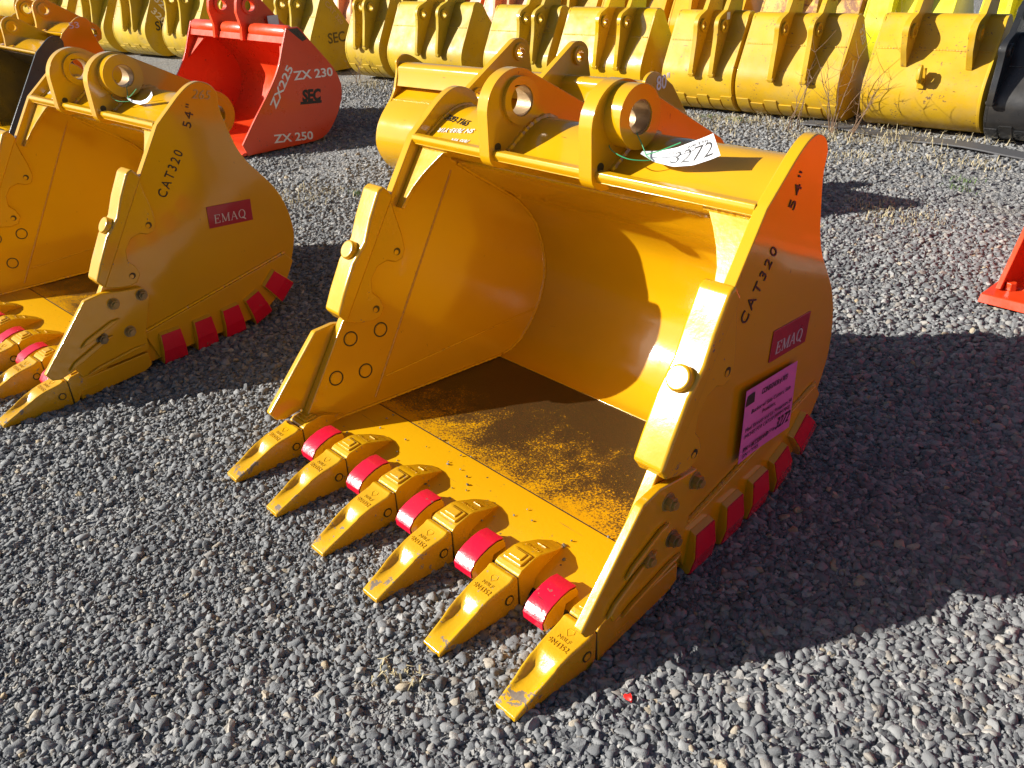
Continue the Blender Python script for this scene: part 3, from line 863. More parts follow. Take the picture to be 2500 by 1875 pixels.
    o3 = P3(1.020, .506, .0042); r3 = (P3(1.19, .489, .0042) - o3).normalized(); u3 = (P3(1.024, .556, .0042) - o3); u3 = (u3 - r3 * u3.dot(r3)).normalized()
    serif_text(o3, r3, u3, r3.cross(u3), .158, .036, npl)
    return root

bucketA = build_toothed('excavator_bucket')
tag(bucketA, 'large yellow excavator bucket in front with red lip shrouds and a pink sheet', 'bucket', 'toothed yellow buckets in the front row')
def tube_text(body, a, b, mat, h, root, flip=False, bold=0.0, shear=0.0):
    """lettering on the front slope of the tube, from a to b given as (x, y)"""
    zz = lambda y: float(np.interp(y, [q[0] for q in TUBE[1:24]], [q[1] for q in TUBE[1:24]]))
    a = Vector((*a, zz(a[1]))); b = Vector((*b, zz(b[1]))); up = Vector((0, .03, zz(a.y + .03) - a.z)).normalized()
    if flip:
        a, b, up = b + up * h, a + up * h, -up
    return put_text(body, a, b, up, .0025, mat, root, h, bold, shear)
tube_text('7693-Y165', (-.632, .988), (-.505, .978), 'ink', .026, bucketA, shear=.2, bold=-.008)
tube_text('SN 7693-Y1R', (-.615, .940), (-.452, .958), 'chalk', .018, bucketA, flip=True, bold=.008, shear=.3)
tube_text('7693 VIN', (-.52, .914), (-.436, .920), 'chalk', .016, bucketA, flip=True, bold=.008, shear=.3)

bucketA.location.z = -.004
bucketB = copy_tree(bucketA)
bucketB.location = (-2.3271, -.4884, -.004); bucketB.rotation_euler = (0, 0, .0645)
tag(bucketB, 'yellow excavator bucket cut off by the left edge, black 54 and CAT320 on its side', 'bucket', 'toothed yellow buckets in the front row')

# ------------------------------------------------------------------ the other buckets
def build_plain(name, W, sy, sz, mat, lug='tail', lugx=(-.22, .22), strips=0, lug_mat=None, teeth=True, edge=False, plate_mat=None, shell_mat=None, style='tube'):
    """a smooth digging bucket: plates, back, tube, two lugs, wear strips; same axes as the toothed one"""
    root = empty(name); h = W / 2; th = .022; plate_mat = plate_mat or mat
    P = lambda pts: [(y * sy, z * sz) for y, z in pts]
    if style == 'rock':
        plate = P([(.27, .05), (.86, .90), (.93, 1.02), (1.0, 1.055), (1.07, 1.05), (1.105, 1.02)] + catmull([(1.125, .97), (1.30, .66), (1.385, .50), (1.41, .38), (1.39, .26), (1.32, .14), (1.22, .06), (1.10, .022)], 3) + [(.6, .02), (.33, .02)])
    else:
        plate = P(PLATE); plate = plate[:2] + plate[2::2]
    for s in (-1, 1):
        link('side_plate', prism('side_plate', plate, s * h, s * (h - th)), plate_mat, root, .004)
    i0, i1 = -(h - th + .003), h - th + .003
    full = [(.34, .06), (.75, .055)] + SHELL_IN[::2]
    if style == 'rock':
        full = [(.34, .06), (.75, .055)] + catmull([(1.10, .05), (1.205, .085), (1.30, .16), (1.365, .27), (1.383, .38), (1.36, .49), (1.275, .65), (1.10, .965), (1.06, 1.02), (1.0, 1.03), (.945, 1.0)], 3)
    full = P(full)
    link('back_shell', prism('back_shell', full + offset(full, .020)[::-1], i0, i1), shell_mat or mat, root, .0)
    link('lip', prism('lip', P([(.30, .03), (.34, .062), (.42, .063), (.42, .03)]), i0, i1), mat, root, .003)
    if style == 'rock':
        link('torque_tube', prism('torque_tube', P([(.87, .90), (.93, .99), (1.0, 1.012), (1.06, .99), (1.09, .93), (1.16, .80), (1.02, .82)]), i0, i1), mat, root, .002)
    else:
        link('torque_tube', prism('torque_tube', P(TUBE[::2]), i0, i1), mat, root, .002)
    link('front_bar', prism('front_bar', P([(.861, .938), (.865, .950), (.887, .952), (.8905, .914), (.868, .922)]), i0, i1), mat, root, .003)
    # seam where the back meets the upper plate
    out = offset(full, .020)
    k = next(i for i, (y, z) in enumerate(out) if i > 4 and z > .70 * sz)
    weld_bead('weld_seam', [(i0, out[k][0], out[k][1]), (i1, out[k][0], out[k][1])], .006, root, mat)
    rear, front = ((1.30, .93), (.96, 1.235)) if style == 'rock' else ((1.385, .87), (.98, 1.13))
    for x in lugx:
        top = circle(front, .105, 9, R(165), R(50)); bk = circle(rear, .10, 8, R(50), R(-8))
        ol = [(.86, .95), (.872, 1.03)] + top + bk
        if style == 'rock':
            ol = [(.90, .98), (.865, 1.15)] + circle(front, .125, 9, R(170), R(40)) + [(1.22, 1.08)] + circle(rear, .115, 8, R(70), R(-15))
            if lug == 'tail':
                ol += [(1.425, .78), (1.462, .60), (1.488, .46), (1.478, .425), (1.455, .415), (1.43, .43), (1.39, .47), (1.30, .62), (1.10, .97), (1.0, 1.0)]
            else:
                ol += [(1.405, .84), (1.40, .78), (1.37, .72), (1.33, .62), (1.29, .655), (1.10, .97), (1.0, 1.0)]
        elif lug == 'tail':
            ol += [(1.475, .72), (1.468, .55), (1.472, .40), (1.452, .375), (1.43, .385), (1.40, .48), (1.37, .60), (1.30, .66), (1.20, .76), (1.14, .90), (1.0, .96)]
        else:
            ol += [(1.47, .80), (1.40, .765), (1.37, .74), (1.35, .66), (1.33, .60), (1.29, .655), (1.18, .775), (1.14, .90), (1.0, .96)]
        ol = P(ol); fc = (front[0] * sy, front[1] * sz); rc = (rear[0] * sy, rear[1] * sz); rh = .042 * sz
        holes = [circle(fc, rh, 16), circle(rc, rh, 16)]
        lg = link('lug', prism('lug', ol, x - .02, x + .02, holes), lug_mat or mat, root, .003)
        for c in (fc, rc):
            link('boss', prism('boss', circle(c, .068 * sz, 20), x + .019, x + .038, [circle(c, rh, 20)]), lug_mat or mat, lg, .003)
            link('boss', prism('boss', circle(c, .068 * sz, 20), x - .038, x - .019, [circle(c, rh, 20)]), lug_mat or mat, lg, .003)
        if lug == 'tail':
            link('eye', prism('eye', circle(((1.466 if style == 'rock' else 1.450) * sy, (.45 if style == 'rock' else .415) * sz), .020 * sz, 14), x - .026, x + .026), lug_mat or mat, lg, .002)
    if strips:
        seg = [p for p in out if p[1] < .25 * sz]; seg = seg[1:]
        w = W / strips
        for i in range(strips):
            a = -h + i * w + .007; b = -h + (i + 1) * w - .007; ln = seg if i % 2 == 0 else seg[:-1]
            link('wear_strip', prism('wear_strip', ln + offset(ln, .009)[::-1], a, b), mat, root, .002)
    if teeth:
        tm = mesh('tooth', [(-.035, .02, .03), (.035, .02, .03), (.04, .36, .10), (-.04, .36, .10), (-.035, .02, .01), (.035, .02, .01), (.04, .36, .01), (-.04, .36, .01)],
                  [(0, 1, 2, 3), (4, 7, 6, 5), (0, 4, 5, 1), (1, 5, 6, 2), (2, 6, 7, 3), (3, 7, 4, 0)])
        for i in range(4):
            o = link('tooth', tm, mat, root, .004); o.location.x = -h + .05 + i * (W - .1) / 3
    if edge:
        link('cutting_edge', prism('cutting_edge', [(.175 * sy, .012), (.20 * sy, .045), (.42 * sy, .050), (.42 * sy, .014)], -h - .03, h + .03), mat, root, .004)
        bmesh_ = MB().tube([(0, 0, 0), (0, 0, .034)], [.026, .022], 6).mesh('bolt')
        for i in range(9):
            o = link('bolt', bmesh_, mat, root, .003); o.location = (-h + .045 + i * (W - .09) / 8, .315 * sy, .046)
    return root

def unpix(u, v, z=0.0):
    """the place at height z that the photograph shows at (u, v)"""
    d = CF + CR * ((u - 1250) / 2044.7) - CU * ((v - 937.5) / 2044.7)
    return CP + d * ((z - CP.z) / d.z)

def stand(root, a, b, yc, back=True):
    """set the bucket down with its heel on the line from a to b"""
    m = (a + b) / 2; d = b - a; yaw = math.atan2(d.y, d.x) + (math.pi if back else 0)
    off = Matrix.Rotation(yaw, 3, 'Z') @ Vector((0, yc, 0))
    root.location = (m.x - off.x, m.y - off.y, 0); root.rotation_euler = (0, 0, yaw)

def row_d(u): return unpix(u, 103 + .0967 * u)

ROW = [  # u0, u1, sy, sz, paint, wear strips, lug places across the width, label
    (130, 205, .92, .95, 'yellow_old', 5, (-.22, .16), 'yellow bucket at the far left end of the middle row, behind the red one'),
    (228, 302, .92, .95, 'yellow_lemon', 5, (.02, .32), 'faded yellow bucket left of the chalk marked one, dark lugs on its back'),
    (325, 404, .92, .97, 'yellow_lemon', 6, (-.02, .28), 'pale yellow bucket with chalked 320 numbers, partly behind the red bucket'),
    (445, 530, .90, .92, 'yellow_lemon', 5, (-.2, .2), 'faded yellow bucket standing behind the lugs of the red bucket'),
    (575, 665, .88, .84, 'yellow_lemon', 5, (-.2, .2), 'faded yellow bucket just right behind the lugs of the red bucket'),
    (700, 803, .86, .88, 'yellow_lemon', 5, (-.16, .18), 'pale yellow bucket with a black emblem on its side beside the red bucket'),
    (886, 968, .84, .86, 'yellow_lemon', 5, (-.08, .20), 'narrow yellow bucket between the emblem bucket and a broad smooth one'),
    (985, 1164, .80, .80, 'yellow_lemon', 0, (-.03, .24), 'broad smooth yellow bucket without wear plates, partly behind the eighty inch one'),
    (1215, 1368, .78, .78, 'yellow_lemon', 5, (.10, .32), 'yellow bucket with dry weeds before it, left of the glossy golden one'),
    (1386, 1590, .76, .77, 'yellow_gloss', 5, (.02, .26), 'glossy golden yellow bucket with a sun glare band across its back'),
    (1640, 1806, .74, .76, 'yellow_old', 6, (-.03, .25), 'yellow bucket with a small white tag on its right lug'),
    (1815, 2056, .74, .75, 'yellow_old', 7, (-.12, .20), 'yellow bucket with wear plates and dry weeds growing in front of it'),
]
row = []
for (u0, u1, sy, sz, mat, st, lx, lab) in ROW:
    a, b = row_d(u0), row_d(u1); W = (b - a).length
    # seen from behind, the bucket's own left is the picture's right
    k = build_plain('digging_bucket', W, sy, sz, mat, 'tail', (-lx[1] * W, -lx[0] * W), st, style='rock')
    stand(k, a, b, 1.16 * sy)
    tag(k, lab, 'bucket', 'buckets standing back to the camera in the middle row')
    row.append((k, W, sy, sz))
def side_mark(r, body, y, z, h, mat, w, ang=0.0, bold=0.02):
    k, W, sy, sz = r; x = -W / 2 - .0006
    c, s_ = math.cos(ang), math.sin(ang)
    put_text(body, (x, y * sy, z * sz), (x, y * sy - w * c, z * sz + w * s_), (0, s_, c), .0012, mat, k, h, bold)
side_mark(row[2], '320', 1.12, .86, .09, 'chalk', .26, -.9)
side_mark(row[2], '320', 1.22, .70, .09, 'chalk', .26, -.9)
side_mark(row[2], 'SEC', 1.20, .42, .13, 'ink', .28)
side_mark(row[5], 'SEC', 1.08, .40, .12, 'ink_faint', .27)
side_mark(row[5], 'CAT 320', 1.05, .92, .06, 'chalk_faint', .34, -.9)
side_mark(row[11], '320', 1.02, .90, .07, 'chalk', .16, -.9)
side_mark(row[11], '1', 1.10, .50, .09, 'chalk', .03)
k, W, sy, sz = row[10]
link('paper_label', MB().box((-.25 * W - .0215, 1.20 * sy, 1.02 * sz), (.002, .05, .055)).mesh('paper_label'), 'card', k, smooth=False)

# the smooth big bucket with a lifting hook, and the black one
a, b = row_d(2112), row_d(2398); W = (b - a).length * .99
smooth = build_plain('digging_bucket', W, .80, .76, 'yellow_old', 'short', (-.28, .16), 0, style='rock')
stand(smooth, a, b, 1.16 * .80)
tag(smooth, 'smooth golden bucket with a lifting hook on its back, beside the black one', 'bucket', 'buckets standing back to the camera in the middle row')
hk = MB()
hk.tube([(0, 1.130, .40), (0, 1.165, .40), (0, 1.19, .42), (0, 1.19, .46), (0, 1.175, .49), (0, 1.16, .50)], [.02, .024, .024, .021, .017, .01], 8)
hk.box((0, 1.128, .41), (.05, .02, .14))
link('lifting_hook', hk.mesh('lifting_hook'), 'yellow_old', smooth, .003)
a, b = row_d(2412), row_d(2640); W = (b - a).length * .98
black = build_plain('digging_bucket', W, .80, .66, 'black_paint_and_shade', 'tail', (-.2, .25), 6, style='rock')
stand(black, a, b, 1.16 * .74)
tag(black, 'glossy black bucket cut off by the right edge of the picture', 'bucket', 'buckets standing back to the camera in the middle row')

# the eighty inch ditching bucket close behind the front one
c80 = build_plain('ditching_bucket', 2.03, .95, .755, 'yellow', 'short', (-.42, .04), 0)
yaw = math.pi + .083
off = Matrix.Rotation(yaw, 3, 'Z') @ Vector((0, 1.08 * .95, 0))
c80.location = (-2.29 - off.x, 2.82 - off.y, 0); c80.rotation_euler = (0, 0, yaw)
tag(c80, 'wide golden ditching bucket with a white 80 inch mark, behind the front bucket', 'bucket')
put_text('80"', (-1.0155, 1.04 * .95, .94 * .755), (-1.0155, .905 * .95, .94 * .755), (0, 0, 1), .0015, 'white_paint', c80, .075, .01)

# red bucket, mouth towards the camera
def build_red():
    root = empty('cleanup_bucket', (-5.775, 2.2, 0)); h = .905; th = .022
    pr = [(.03, .01)] + catmull([(.0, .10), (.144, .272), (.31, .461), (.428, .621), (.512, .802), (.565, .915)], 4) + [(.672, .912)] + \
        catmull([(.70, .885), (.76, .80), (.941, .567), (.985, .46), (.993, .39), (.965, .282), (.89, .155), (.80, .06), (.70, .015), (.56, .008)], 3)
    for s in (-1, 1):
        sp = link('side_plate', prism('side_plate', pr, s * h, s * (h - th)), 'red', root, .003)
        link('painted_corner', prism('painted_corner', [(.575, .905), (.668, .902), (.735, .815), (.69, .80)], s * (h + .0006), s * (h + .0016)), 'black_paint_and_shade', sp, smooth=False)
        link('gusset', mesh('gusset', [(s * (h - th), .60, .80), (s * (h - .22), .60, .80), (s * (h - th), .46, .60), (s * (h - th), .61, .79), (s * (h - .22), .61, .79), (s * (h - th), .47, .59)],
             [(0, 1, 2), (3, 5, 4), (0, 3, 4, 1), (1, 4, 5, 2), (2, 5, 3, 0)]), 'red', root)
    inner = catmull([(.03, .04), (.35, .035), (.70, .045), (.80, .09), (.87, .165), (.935, .285), (.962, .39), (.955, .455), (.91, .56), (.75, .765), (.65, .86)], 4)
    link('back_shell', prism('back_shell', inner + offset(inner, .018)[::-1], -(h - th), h - th), 'red', root)
    link('lip', prism('lip', [(-.04, .012), (.0, .036), (.14, .050), (.14, .014)], -h + .01, h - .01), 'red', root, .003)
    link('front_bar', prism('front_bar', [(.53, .80), (.548, .85), (.60, .87), (.62, .79)], -(h - th), h - th), 'red', root, .003)
    lx = (-.31, .215)
    for (x0, x1) in ((-h + th, lx[0] - .05), (lx[0] + .05, lx[1] - .05), (lx[1] + .05, h - th)):
        mb = MB(); mb.tube([(x0, .60, .872), (x0 + .03, .60, .872), (x1 - .03, .60, .872), (x1, .60, .872)], [.045, .058, .058, .045], 20)
        link('tube_section', mb.mesh('tube_section'), 'red', root)
    for x in lx:
        fc = (.62, 1.06)
        ol = [(.50, .80), (.515, .90)] + [(.495, 1.02)] + circle(fc, .115, 10, R(175), R(50)) + [(.95, .84)] + circle((.99, .76), .08, 6, R(50), R(-90)) + [(.93, .58), (.80, .72), (.68, .80)]
        lg = link('lug', prism('lug', ol, x - .022, x + .022, [circle(fc, .045, 20)]), 'red', root, .003)
        for sgn in (-1, 1):
            link('boss', prism('boss', circle(fc, .072, 24), x + sgn * .021, x + sgn * .04, [circle(fc, .045, 24)]), 'red', lg, .003)
    X = h + .0005
    def T(body, a, b, mat, hh, **kw):
        r = (b[0] - a[0], b[1] - a[1]); put_text(body, (X, *a), (X, *b), (0, -r[1], r[0]), .001, mat, root, hh, **kw)
    T('ZX225', (.345, .325), (.565, .610), 'white_paint', .062, bold=.02)
    T('ZX 230', (.555, .520), (.925, .502), 'white_paint', .068, bold=.02)
    T('SEC', (.60, .345), (.78, .330), 'ink', .092, bold=.05, shear=.15)
    link('underline', prism('underline', [(.575, .322), (.775, .305), (.78, .327), (.58, .344)], X, X + .0012), 'ink', root, smooth=False)
    T('ZX 250', (.276, .066), (.640, .030), 'white_paint', .066, bold=.02)
    tag(root, 'bright red bucket with white ZX numbers, its open mouth towards the camera', 'bucket')
    tg = MB(); tg.box((.27, .80, .93), (.004, .10, .075))
    link('paper_label', tg.mesh('paper_label'), 'card', root, smooth=False)
    return root
red = build_red()

# red grading bucket at the right edge, mouth towards the camera
q = build_plain('grading_bucket', 1.80, .95, .90, 'red', 'short', (-.22, .22), 0, teeth=False, edge=True)
q.location = (.560 + .90 + .01, 2.655, 0); q.rotation_euler = (0, 0, -.03)
tag(q, 'orange red grading bucket at the right edge with a bolted cutting edge', 'bucket')

q2 = build_plain('grading_bucket', 1.60, 1.0, 1.02, 'red', 'short', (-.22, .22), 0, teeth=False, edge=True)  # unseen, added to bounce red light onto the front bucket's shaded plate
q2.location = (2.25 + .80, .55, 0); q2.rotation_euler = (0, 0, -.03)
tag(q2, 'unseen orange red bucket added beyond the right edge to bounce red light', 'bucket')

# yellow buckets beside and behind the left one
n1 = build_plain('trenching_bucket', 1.70, .95, .95, 'yellow', 'short', (-.25, .22), 0)
n1.location = (-7.14 - .85, 1.73 - .83, 0); n1.rotation_euler = (0, 0, .05)
tag(n1, 'yellow bucket with a chalk mark on its ear, behind the left toothed bucket', 'bucket')
put_text('53', (.851, .90, .93), (.851, .99, .93), (0, 0, 1), .0012, 'chalk', n1, .05, .01)
o1 = build_plain('trenching_bucket', 1.7, .85, .86, 'yellow', 'short', (-.40, -.06), 0, shell_mat='black_paint_and_shade', plate_mat='black_paint_and_shade')  # yellow bucket, its deep shade painted black on back and plates
pc = unpix(88, 128, .945 * .86); o1.location = (pc.x - .85, pc.y - .867 * .85, 0); o1.rotation_euler = (0, 0, .0)
tag(o1, 'yellow bucket at the far left edge, deep shade on its corner coloured black', 'bucket')

# back row: bright buckets beyond the middle row
def row_e(u):
    a, b = row_d(330), row_d(2400); d = (b - a).normalized(); nrm = Vector((-d.y, d.x, 0)); a2 = a + nrm * 2.45
    dd = CF + CR * ((u - 1250) / 2044.7) - CU * ((30 - 937.5) / 2044.7)
    t = (a2 - CP).dot(nrm) / dd.dot(nrm); p = CP + dd * t
    return Vector((p.x, p.y, 0))
BACK = [
    (-40, 60, 'yellow_old', 'yellow bucket in the back row at the upper left corner'),
    (66, 150, 'yellow_lemon', 'lemon yellow bucket in the back row, second from the left corner'),
    (156, 235, 'yellow_lemon', 'lemon yellow bucket in the back row above the left toothed bucket'),
    (242, 320, 'yellow_old', 'yellow bucket in the back row left of the chalk marked bucket'),
    (328, 410, 'yellow_lemon', 'lemon yellow bucket in the back row above the chalk marked bucket'),
    (418, 500, 'yellow_old', 'yellow bucket in the back row, directly left of the orange one'),
    (508, 600, 'orange', 'orange bucket in the back row behind the red bucket'),
    (610, 705, 'orange_pale', 'pale orange bucket in the back row right of the red lugs'),
    (715, 815, 'yellow_lemon', 'lemon yellow bucket in the back row above the emblem bucket'),
    (825, 935, 'orange_pale', 'pale orange bucket in the back row behind dry twigs'),
    (945, 1060, 'yellow_lemon', 'lemon yellow bucket in the back row above the broad smooth one'),
    (1072, 1190, 'orange', 'orange bucket in the back row beside a pale orange one, above the weeds'),
    (1200, 1320, 'orange_pale', 'pale orange bucket in the back row above the front bucket lugs'),
    (1335, 1470, 'yellow_old', 'yellow bucket in the back row above the golden glare bucket'),
    (1485, 1640, 'yellow', 'golden bucket in the back row, right above the glare band'),
    (1655, 1830, 'yellow', 'golden bucket in the back row behind the tagged lug'),
    (1870, 2110, 'yellow_rust', 'rust stained yellow bucket in the back row'),
    (2125, 2340, 'yellow_green', 'greenish yellow bucket in the back row behind tall twigs'),
    (2400, 2640, 'yellow_green', 'greenish yellow bucket in the back row at the upper right corner'),
]
for i, (u0, u1, mat, lab) in enumerate(BACK):
    a, b = row_e(u0), row_e(u1); W = (b - a).length
    k = build_plain('stored_bucket', W, .9, .92 + .05 * math.sin(i * 2.3), mat, 'tail', (-W * .12, W * .16), 0, teeth=False, style='rock')
    stand(k, a, b, 1.16 * .9)
    tag(k, lab, 'bucket', 'buckets in the back row')

# ------------------------------------------------------------------ papers
def P3(y, z, off=0.0): return Vector((side(1, off)(y, z), y, z))
sheet = empty('paper_notice', P3(1.01, .33))
def local(o, ob):
    ob.parent = o; ob.matrix_parent_inverse = Matrix.Translation(-Vector(o.location)); return ob
pk = [(.857, .467), (1.157, .427), (1.172, .199), (.866, .233)]
nv = []; nx, ny = 8, 6
for lift in (.0135, .0127):
    for j in range(ny + 1):
        for i in range(nx + 1):
            s_, t_ = i / nx, j / ny
            a = [pk[0][c] * (1 - s_) + pk[1][c] * s_ for c in (0, 1)]; b = [pk[3][c] * (1 - s_) + pk[2][c] * s_ for c in (0, 1)]
            y, z = (a[c] * (1 - t_) + b[c] * t_ for c in (0, 1))
            w = .0045 * (1 - s_) ** 3 + .0012 * math.sin(5 * s_ + 3 * t_)
            nv.append(P3(y, z, lift + w))
nf = []
for L_ in range(2):
    for j in range(ny):
        for i in range(nx):
            k = L_ * (nx + 1) * (ny + 1) + j * (nx + 1) + i; nf.append((k, k + 1, k + nx + 2, k + nx + 1))
local(sheet, link('sheet', mesh('sheet', nv, nf), 'pink'))
def sheet_text(body, s0, s1, t, hh, bold=0.0, shear=0.0):
    def at(s_, t_):
        a = [pk[0][c] * (1 - s_) + pk[1][c] * s_ for c in (0, 1)]; b = [pk[3][c] * (1 - s_) + pk[2][c] * s_ for c in (0, 1)]
        y, z = (a[c] * (1 - t_) + b[c] * t_ for c in (0, 1)); return P3(y, z, .0150 + .0045 * (1 - s_) ** 3)
    p0, p1 = at(s0, t), at(s1, t); up = at(s0, t - .1) - p0
    return local(sheet, put_text(body, p0, p1, up, .0006, 'ink', None, hh, bold, shear, extrude=.0008))
sheet_text('CONSIGNOR # 7693', .30, .80, .17, .017, .012)
sheet_text('Bucket w/ Side Cutters, Side', .14, .90, .36, .013)
sheet_text('Protectors,', .36, .62, .46, .013)
sheet_text('Heel Shrouds and Lip Protectors 54', .06, .96, .58, .013)
sheet_text('INCHES FOR CAT320 (80MM PINS)', .06, .94, .67, .012)
sheet_text('P/N = BKT32054HD', .06, .54, .87, .015, .012)
sheet_text('S/N = Y165', .06, .36, .95, .012)
sheet_text('LOT #', .52, .66, .86, .011)
sheet_text('3272', .68, .96, .87, .036, .004, .3)
bk = P3(.882, .432, .0195)
local(sheet, link('printed_logo', MB().box(tuple(bk), (.0008, .040, .030)).mesh('printed_logo'), 'ink', smooth=False))
tag(sheet, 'pink printed sheet taped to the side of the front bucket', 'notice')

def text_on(surf, body, s0, s1, t0, t1, lift, bold=0.0, shear=0.0):
    """lettering wrapped onto a surface surf(s, t, lift)"""
    src = text_mesh(body, bold, shear, .0005, 1.0); me = src.copy()
    xs = [v.co.x for v in src.vertices]; ys = [v.co.y for v in src.vertices]
    x0, x1, y1 = min(xs), max(xs), max(ys)
    for v in me.vertices:
        v.co = surf(s0 + (s1 - s0) * (v.co.x - x0) / (x1 - x0), t0 + (t1 - t0) * v.co.y / y1, lift + v.co.z * .2)
    return link('lettering', me, 'ink', None, smooth=False)

def lot_tag(o, loc_fn, label, text=True, slim=1.0):
    t = empty('lot_tag', loc_fn((.39, .92, 1.02)))
    def surf(s_, t_, lift=0.0):
        # s along the card, t up it; a strip curled like a trough
        I = lambda ks, vs: float(np.interp(s_, ks, vs))
        k5 = [0, .15, .4, .65, .85, 1.0]
        bot = Vector((I(k5, [.262, .309, .365, .420, .468, .503]), I(k5, [.932, .932, .938, .945, .945, .940]), I(k5, [.994, .979, .974, .984, 1.004, 1.021])))
        top = Vector((I(k5, [.258, .296, .350, .398, .440, .469]), I(k5, [.945, .972, .972, .966, .958, .954]), I(k5, [.9975, .998, 1.014, 1.035, 1.053, 1.067])))
        return loc_fn(bot.lerp(top, t_ * slim) + Vector((.25, -.75, .55)) * lift)
    cv, f = [], []; nx, nt = 24, 3
    for lift in (0, -.0012):
        for i in range(nx + 1):
            for c in range(nt + 1): cv.append(surf(i / nx, c / nt, lift))
    for L_ in range(2):
        for i in range(nx):
            for c in range(nt):
                k = L_ * (nx + 1) * (nt + 1) + i * (nt + 1) + c; f.append((k, k + 1, k + nt + 2, k + nt + 1))
    local(t, link('card', mesh('card', cv, f), 'card'))
    fw = lambda p: loc_fn(Vector(p))
    def smooth_wire(pts, r):
        local(t, link('wire', MB().tube([fw(p) for p in catmull(pts, 6)], r, 6).mesh('wire'), 'green_wire'))
    smooth_wire([(.205, .985, 1.036), (.226, .962, 1.034), (.257, .945, 1.014), (.283, .93, .994), (.300, .925, .984), (.251, .90, .985), (.200, .90, .996), (.165, .92, 1.005), (.158, .95, 1.016), (.172, .965, 1.022)], .0014)
    smooth_wire([(.283, .93, .995), (.33, .93, 1.012), (.392, .93, 1.040)], .0014)
    if text:
        for a in (('3272', .34, .94, .16, .72, -.012, .3), ('LOT', .28, .38, .62, .80, 0.0, 0.0), ('yoder & frey', .58, .90, .76, .92, 0.0, 0.0)):
            local(t, text_on(surf, a[0], a[1], a[2], a[3], a[4], .0012, a[5], a[6]))
        local(t, link('printed_rule', MB().tube([surf(q, .72, .0008) for q in (.5, .6, .7, .8, .9)], .0004, 4).mesh('printed_rule'), 'ink'))
    tag(t, label, 'tag')
    return t
lot_tag(bucketA, lambda p: Vector(p), 'white lot tag numbered 3272 wired to the right lug of the front bucket')
RB = Matrix.Rotation(.0645, 3, 'Z')
lot_tag(bucketB, lambda p: RB @ (Vector(p) + Vector((.0, .02, 0))) + Vector((-2.3271, -.4884, 0)), 'white paper tag curling under the lug of the left toothed bucket', False, .30)
put_text('265', side(1, .001)(1.035, 1.015) * Vector((1, 0, 0)) + Vector((0, 1.035, 1.015)), side(1, .001)(1.115, .995) * Vector((1, 0, 0)) + Vector((0, 1.115, .995)), (0, .2, 1), .0012, 'chalk_faint', bucketB, .035, -.01, .2)

# ------------------------------------------------------------------ small things on the ground
a, b = unpix(1965, 302), unpix(2520, 385)
d = (b - a).normalized(); w = Vector((-d.y, d.x, 0)) * .075
sv = []
for i in range(13):
    p = a.lerp(b, i / 12); z = .006 + .010 * math.sin(i * .9)
    for q_, zz in ((-w, z), (w, z + .004), (w, z + .012), (-w, z + .010)):
        sv.append((p.x + q_.x, p.y + q_.y, zz))
sf = [(0, 1, 2, 3), (48, 51, 50, 49)]
for i in range(12):
    for c in range(4): sf.append((i * 4 + c, i * 4 + (c + 1) % 4, i * 4 + 4 + (c + 1) % 4, i * 4 + 4 + c))
tag(link('steel_strip', mesh('steel_strip', sv, sf), 'strip', None, .002), 'flat grey steel strip lying on the gravel before the right buckets', 'strip')

p = unpix(1536, 1706)
bit = bmesh.new(); bmesh.ops.create_icosphere(bit, subdivisions=2, radius=.011)
for v in bit.verts: v.co = Vector((v.co.x * 1.1, v.co.y * .8, v.co.z * .6)) * (1 + .25 * math.sin(v.co.x * 400 + v.co.y * 300))
me = bpy.data.meshes.new('plastic_fragment'); bit.to_mesh(me); bit.free()
o = link('plastic_fragment', me, 'red_bit'); o.location = (p.x, p.y, .004)
tag(o, 'tiny red plastic fragment on the gravel near the nearest tooth', 'fragment')

def grass(name, spots, n, hmin, hmax, mat, label, cat, spread):
    v, f = [], []
    for (cx, cy) in spots:
        for _ in range(n):
            x, y = cx + rng.gauss(0, spread), cy + rng.gauss(0, spread * .6); h = rng.uniform(hmin, hmax); an = rng.uniform(0, 6.28); ln = rng.uniform(.5, 1.6) * h
            w_ = rng.uniform(.0012, .003); dx, dy = math.cos(an), math.sin(an); k = len(v)
            pts = [(x, y, -.01), (x + dx * ln * .35, y + dy * ln * .35, h * .75), (x + dx * ln, y + dy * ln, h * rng.uniform(.3, 1.0))]
            for (px_, py_, pz_), ww in zip(pts, (w_, w_ * .8, w_ * .2)):
                v += [(px_ - dy * ww, py_ + dx * ww, pz_), (px_ + dy * ww, py_ - dx * ww, pz_)]
            f += [(k, k + 1, k + 3, k + 2), (k + 2, k + 3, k + 5, k + 4)]
    tag(link(name, mesh(name, v, f), mat, smooth=False), label, cat, kind='stuff')
sp = []
for i in range(95):
    u = rng.uniform(620, 2480); base = row_d(u); sp.append((base.x + rng.gauss(0, .1), base.y - .05 - abs(rng.gauss(0, .28))))
grass('dry_grass', sp[:95], 16, .008, .07, 'dry', 'dry straw coloured grass along the foot of the middle row', 'grass', .12)
sp2 = []
for (u, v_, k) in ((1700, 300, 5), (1800, 285, 5), (2020, 330, 6), (2110, 380, 5), (800, 470, 4), (870, 265, 6), (760, 480, 3), (2190, 530, 5), (2100, 500, 3), (2400, 400, 4)):
    for _ in range(k):
        q_ = unpix(u + rng.uniform(-70, 70), v_ + rng.uniform(-12, 12)); sp2.append((q_.x, q_.y))
grass('straw_litter', sp2, 34, .004, .03, 'dry', 'thin flattened straw scattered over the gravel', 'straw', .13)
sp3 = [(unpix(u, v_).x, unpix(u, v_).y) for (u, v_) in ((870, 470), (2345, 460), (2355, 440), (1800, 292), (1730, 285))]
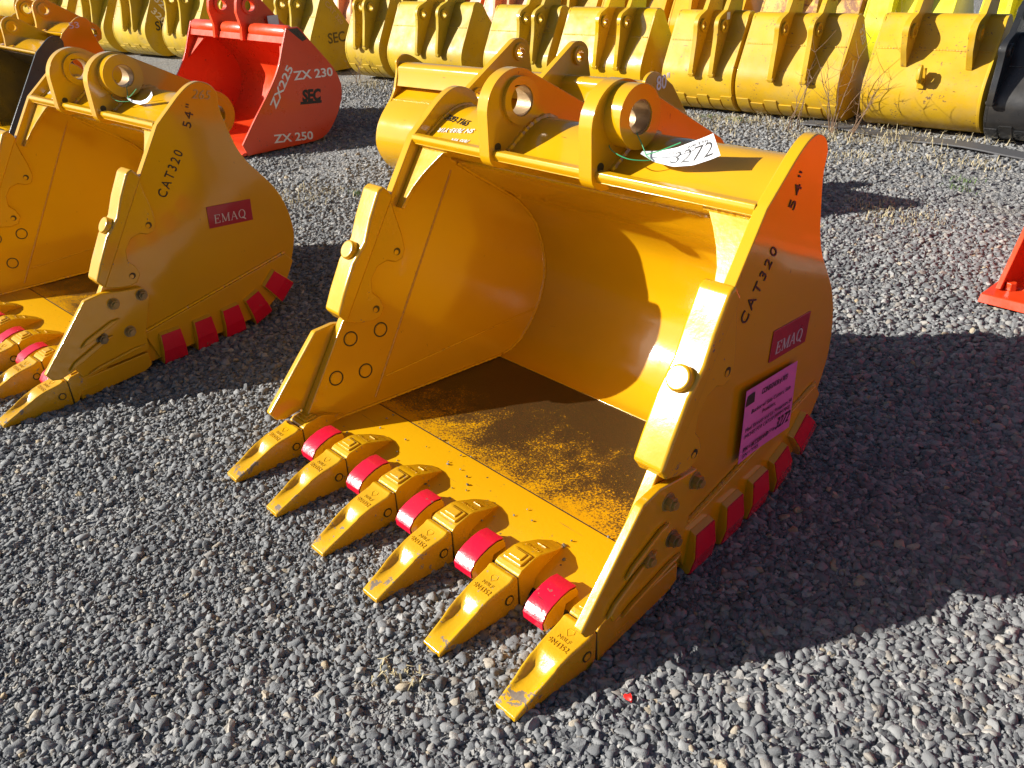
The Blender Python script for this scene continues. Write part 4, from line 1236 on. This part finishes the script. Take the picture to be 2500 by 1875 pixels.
grass('green_weeds', sp3, 40, .006, .03, 'green_grass', 'sparse low green weeds sprouting from the gravel', 'weeds', .05)
q_ = unpix(955, 1640); q2 = unpix(1010, 1650)
grass('grass_tuft', [(q_.x, q_.y), (q2.x, q2.y)], 16, .005, .03, 'dry', 'small dry tuft in the gravel before the teeth', 'grass', .022)

def weed(u, v_, h, nb, label, lean=(0, 0)):
    b0 = unpix(u, v_); mb = MB()
    for i in range(nb):
        an = rng.uniform(0, 6.28); sp_ = rng.uniform(.05, .38) * h; hh = h * rng.uniform(.55, 1.0)
        pts = [Vector((b0.x + rng.gauss(0, .02), b0.y + rng.gauss(0, .02), -.01))]
        for k in range(1, 7):
            t = k / 6
            pts.append(pts[0] + Vector((math.cos(an) * sp_ * t ** 1.4 + lean[0] * t * h + rng.gauss(0, .008), math.sin(an) * sp_ * t ** 1.4 + lean[1] * t * h + rng.gauss(0, .008), hh * t)))
        mb.tube(pts, [.0042 * (1 - .85 * k / 6) for k in range(7)], 5)
        for k in (2, 3, 4, 5):
            for _ in range(2):
                a2 = rng.uniform(0, 6.28); l2 = rng.uniform(.06, .17) * h
                e = pts[k] + Vector((math.cos(a2) * l2, math.sin(a2) * l2, l2 * rng.uniform(.4, 1.2)))
                mb.tube([pts[k], pts[k].lerp(e, .5) + Vector((0, 0, -.008)), e], [.0016, .0011, .0005], 4)
    o = link('dry_weed', mb.mesh('dry_weed'), 'twig')
    o.location = (0, 0, 0)
    tag(o, label, 'weed', 'leafless dry weeds by the middle row')
weed(2030, 322, .85, 6, 'tall leafless weed before the wear plate bucket', (.05, -.05))
weed(2075, 330, .60, 4, 'leaning brown weed in the gap left of the hook bucket', (.45, -.1))
weed(1935, 315, .55, 4, 'pale stalks in front of the middle of the wear plate bucket', (.1, -.1))
weed(2190, 310, .50, 4, 'short reddish weed at the foot of the hook bucket', (-.1, -.1))
weed(2290, 312, .42, 3, 'small weed casting thin shadows on the hook bucket', (.1, -.05))
weed(1660, 258, .42, 3, 'thin straw stalks leaning at the foot of the tagged bucket', (.3, -.2))
weed(1290, 215, .62, 4, 'thin twigs standing behind the lugs of the front bucket', (.05, 0))
weed(880, 200, .45, 4, 'bent dry stalks beside the emblem bucket', (.3, -.1))
weed(2160, 305, .95, 3, 'very tall thin twig against the greenish yellow bucket', (0, 0))
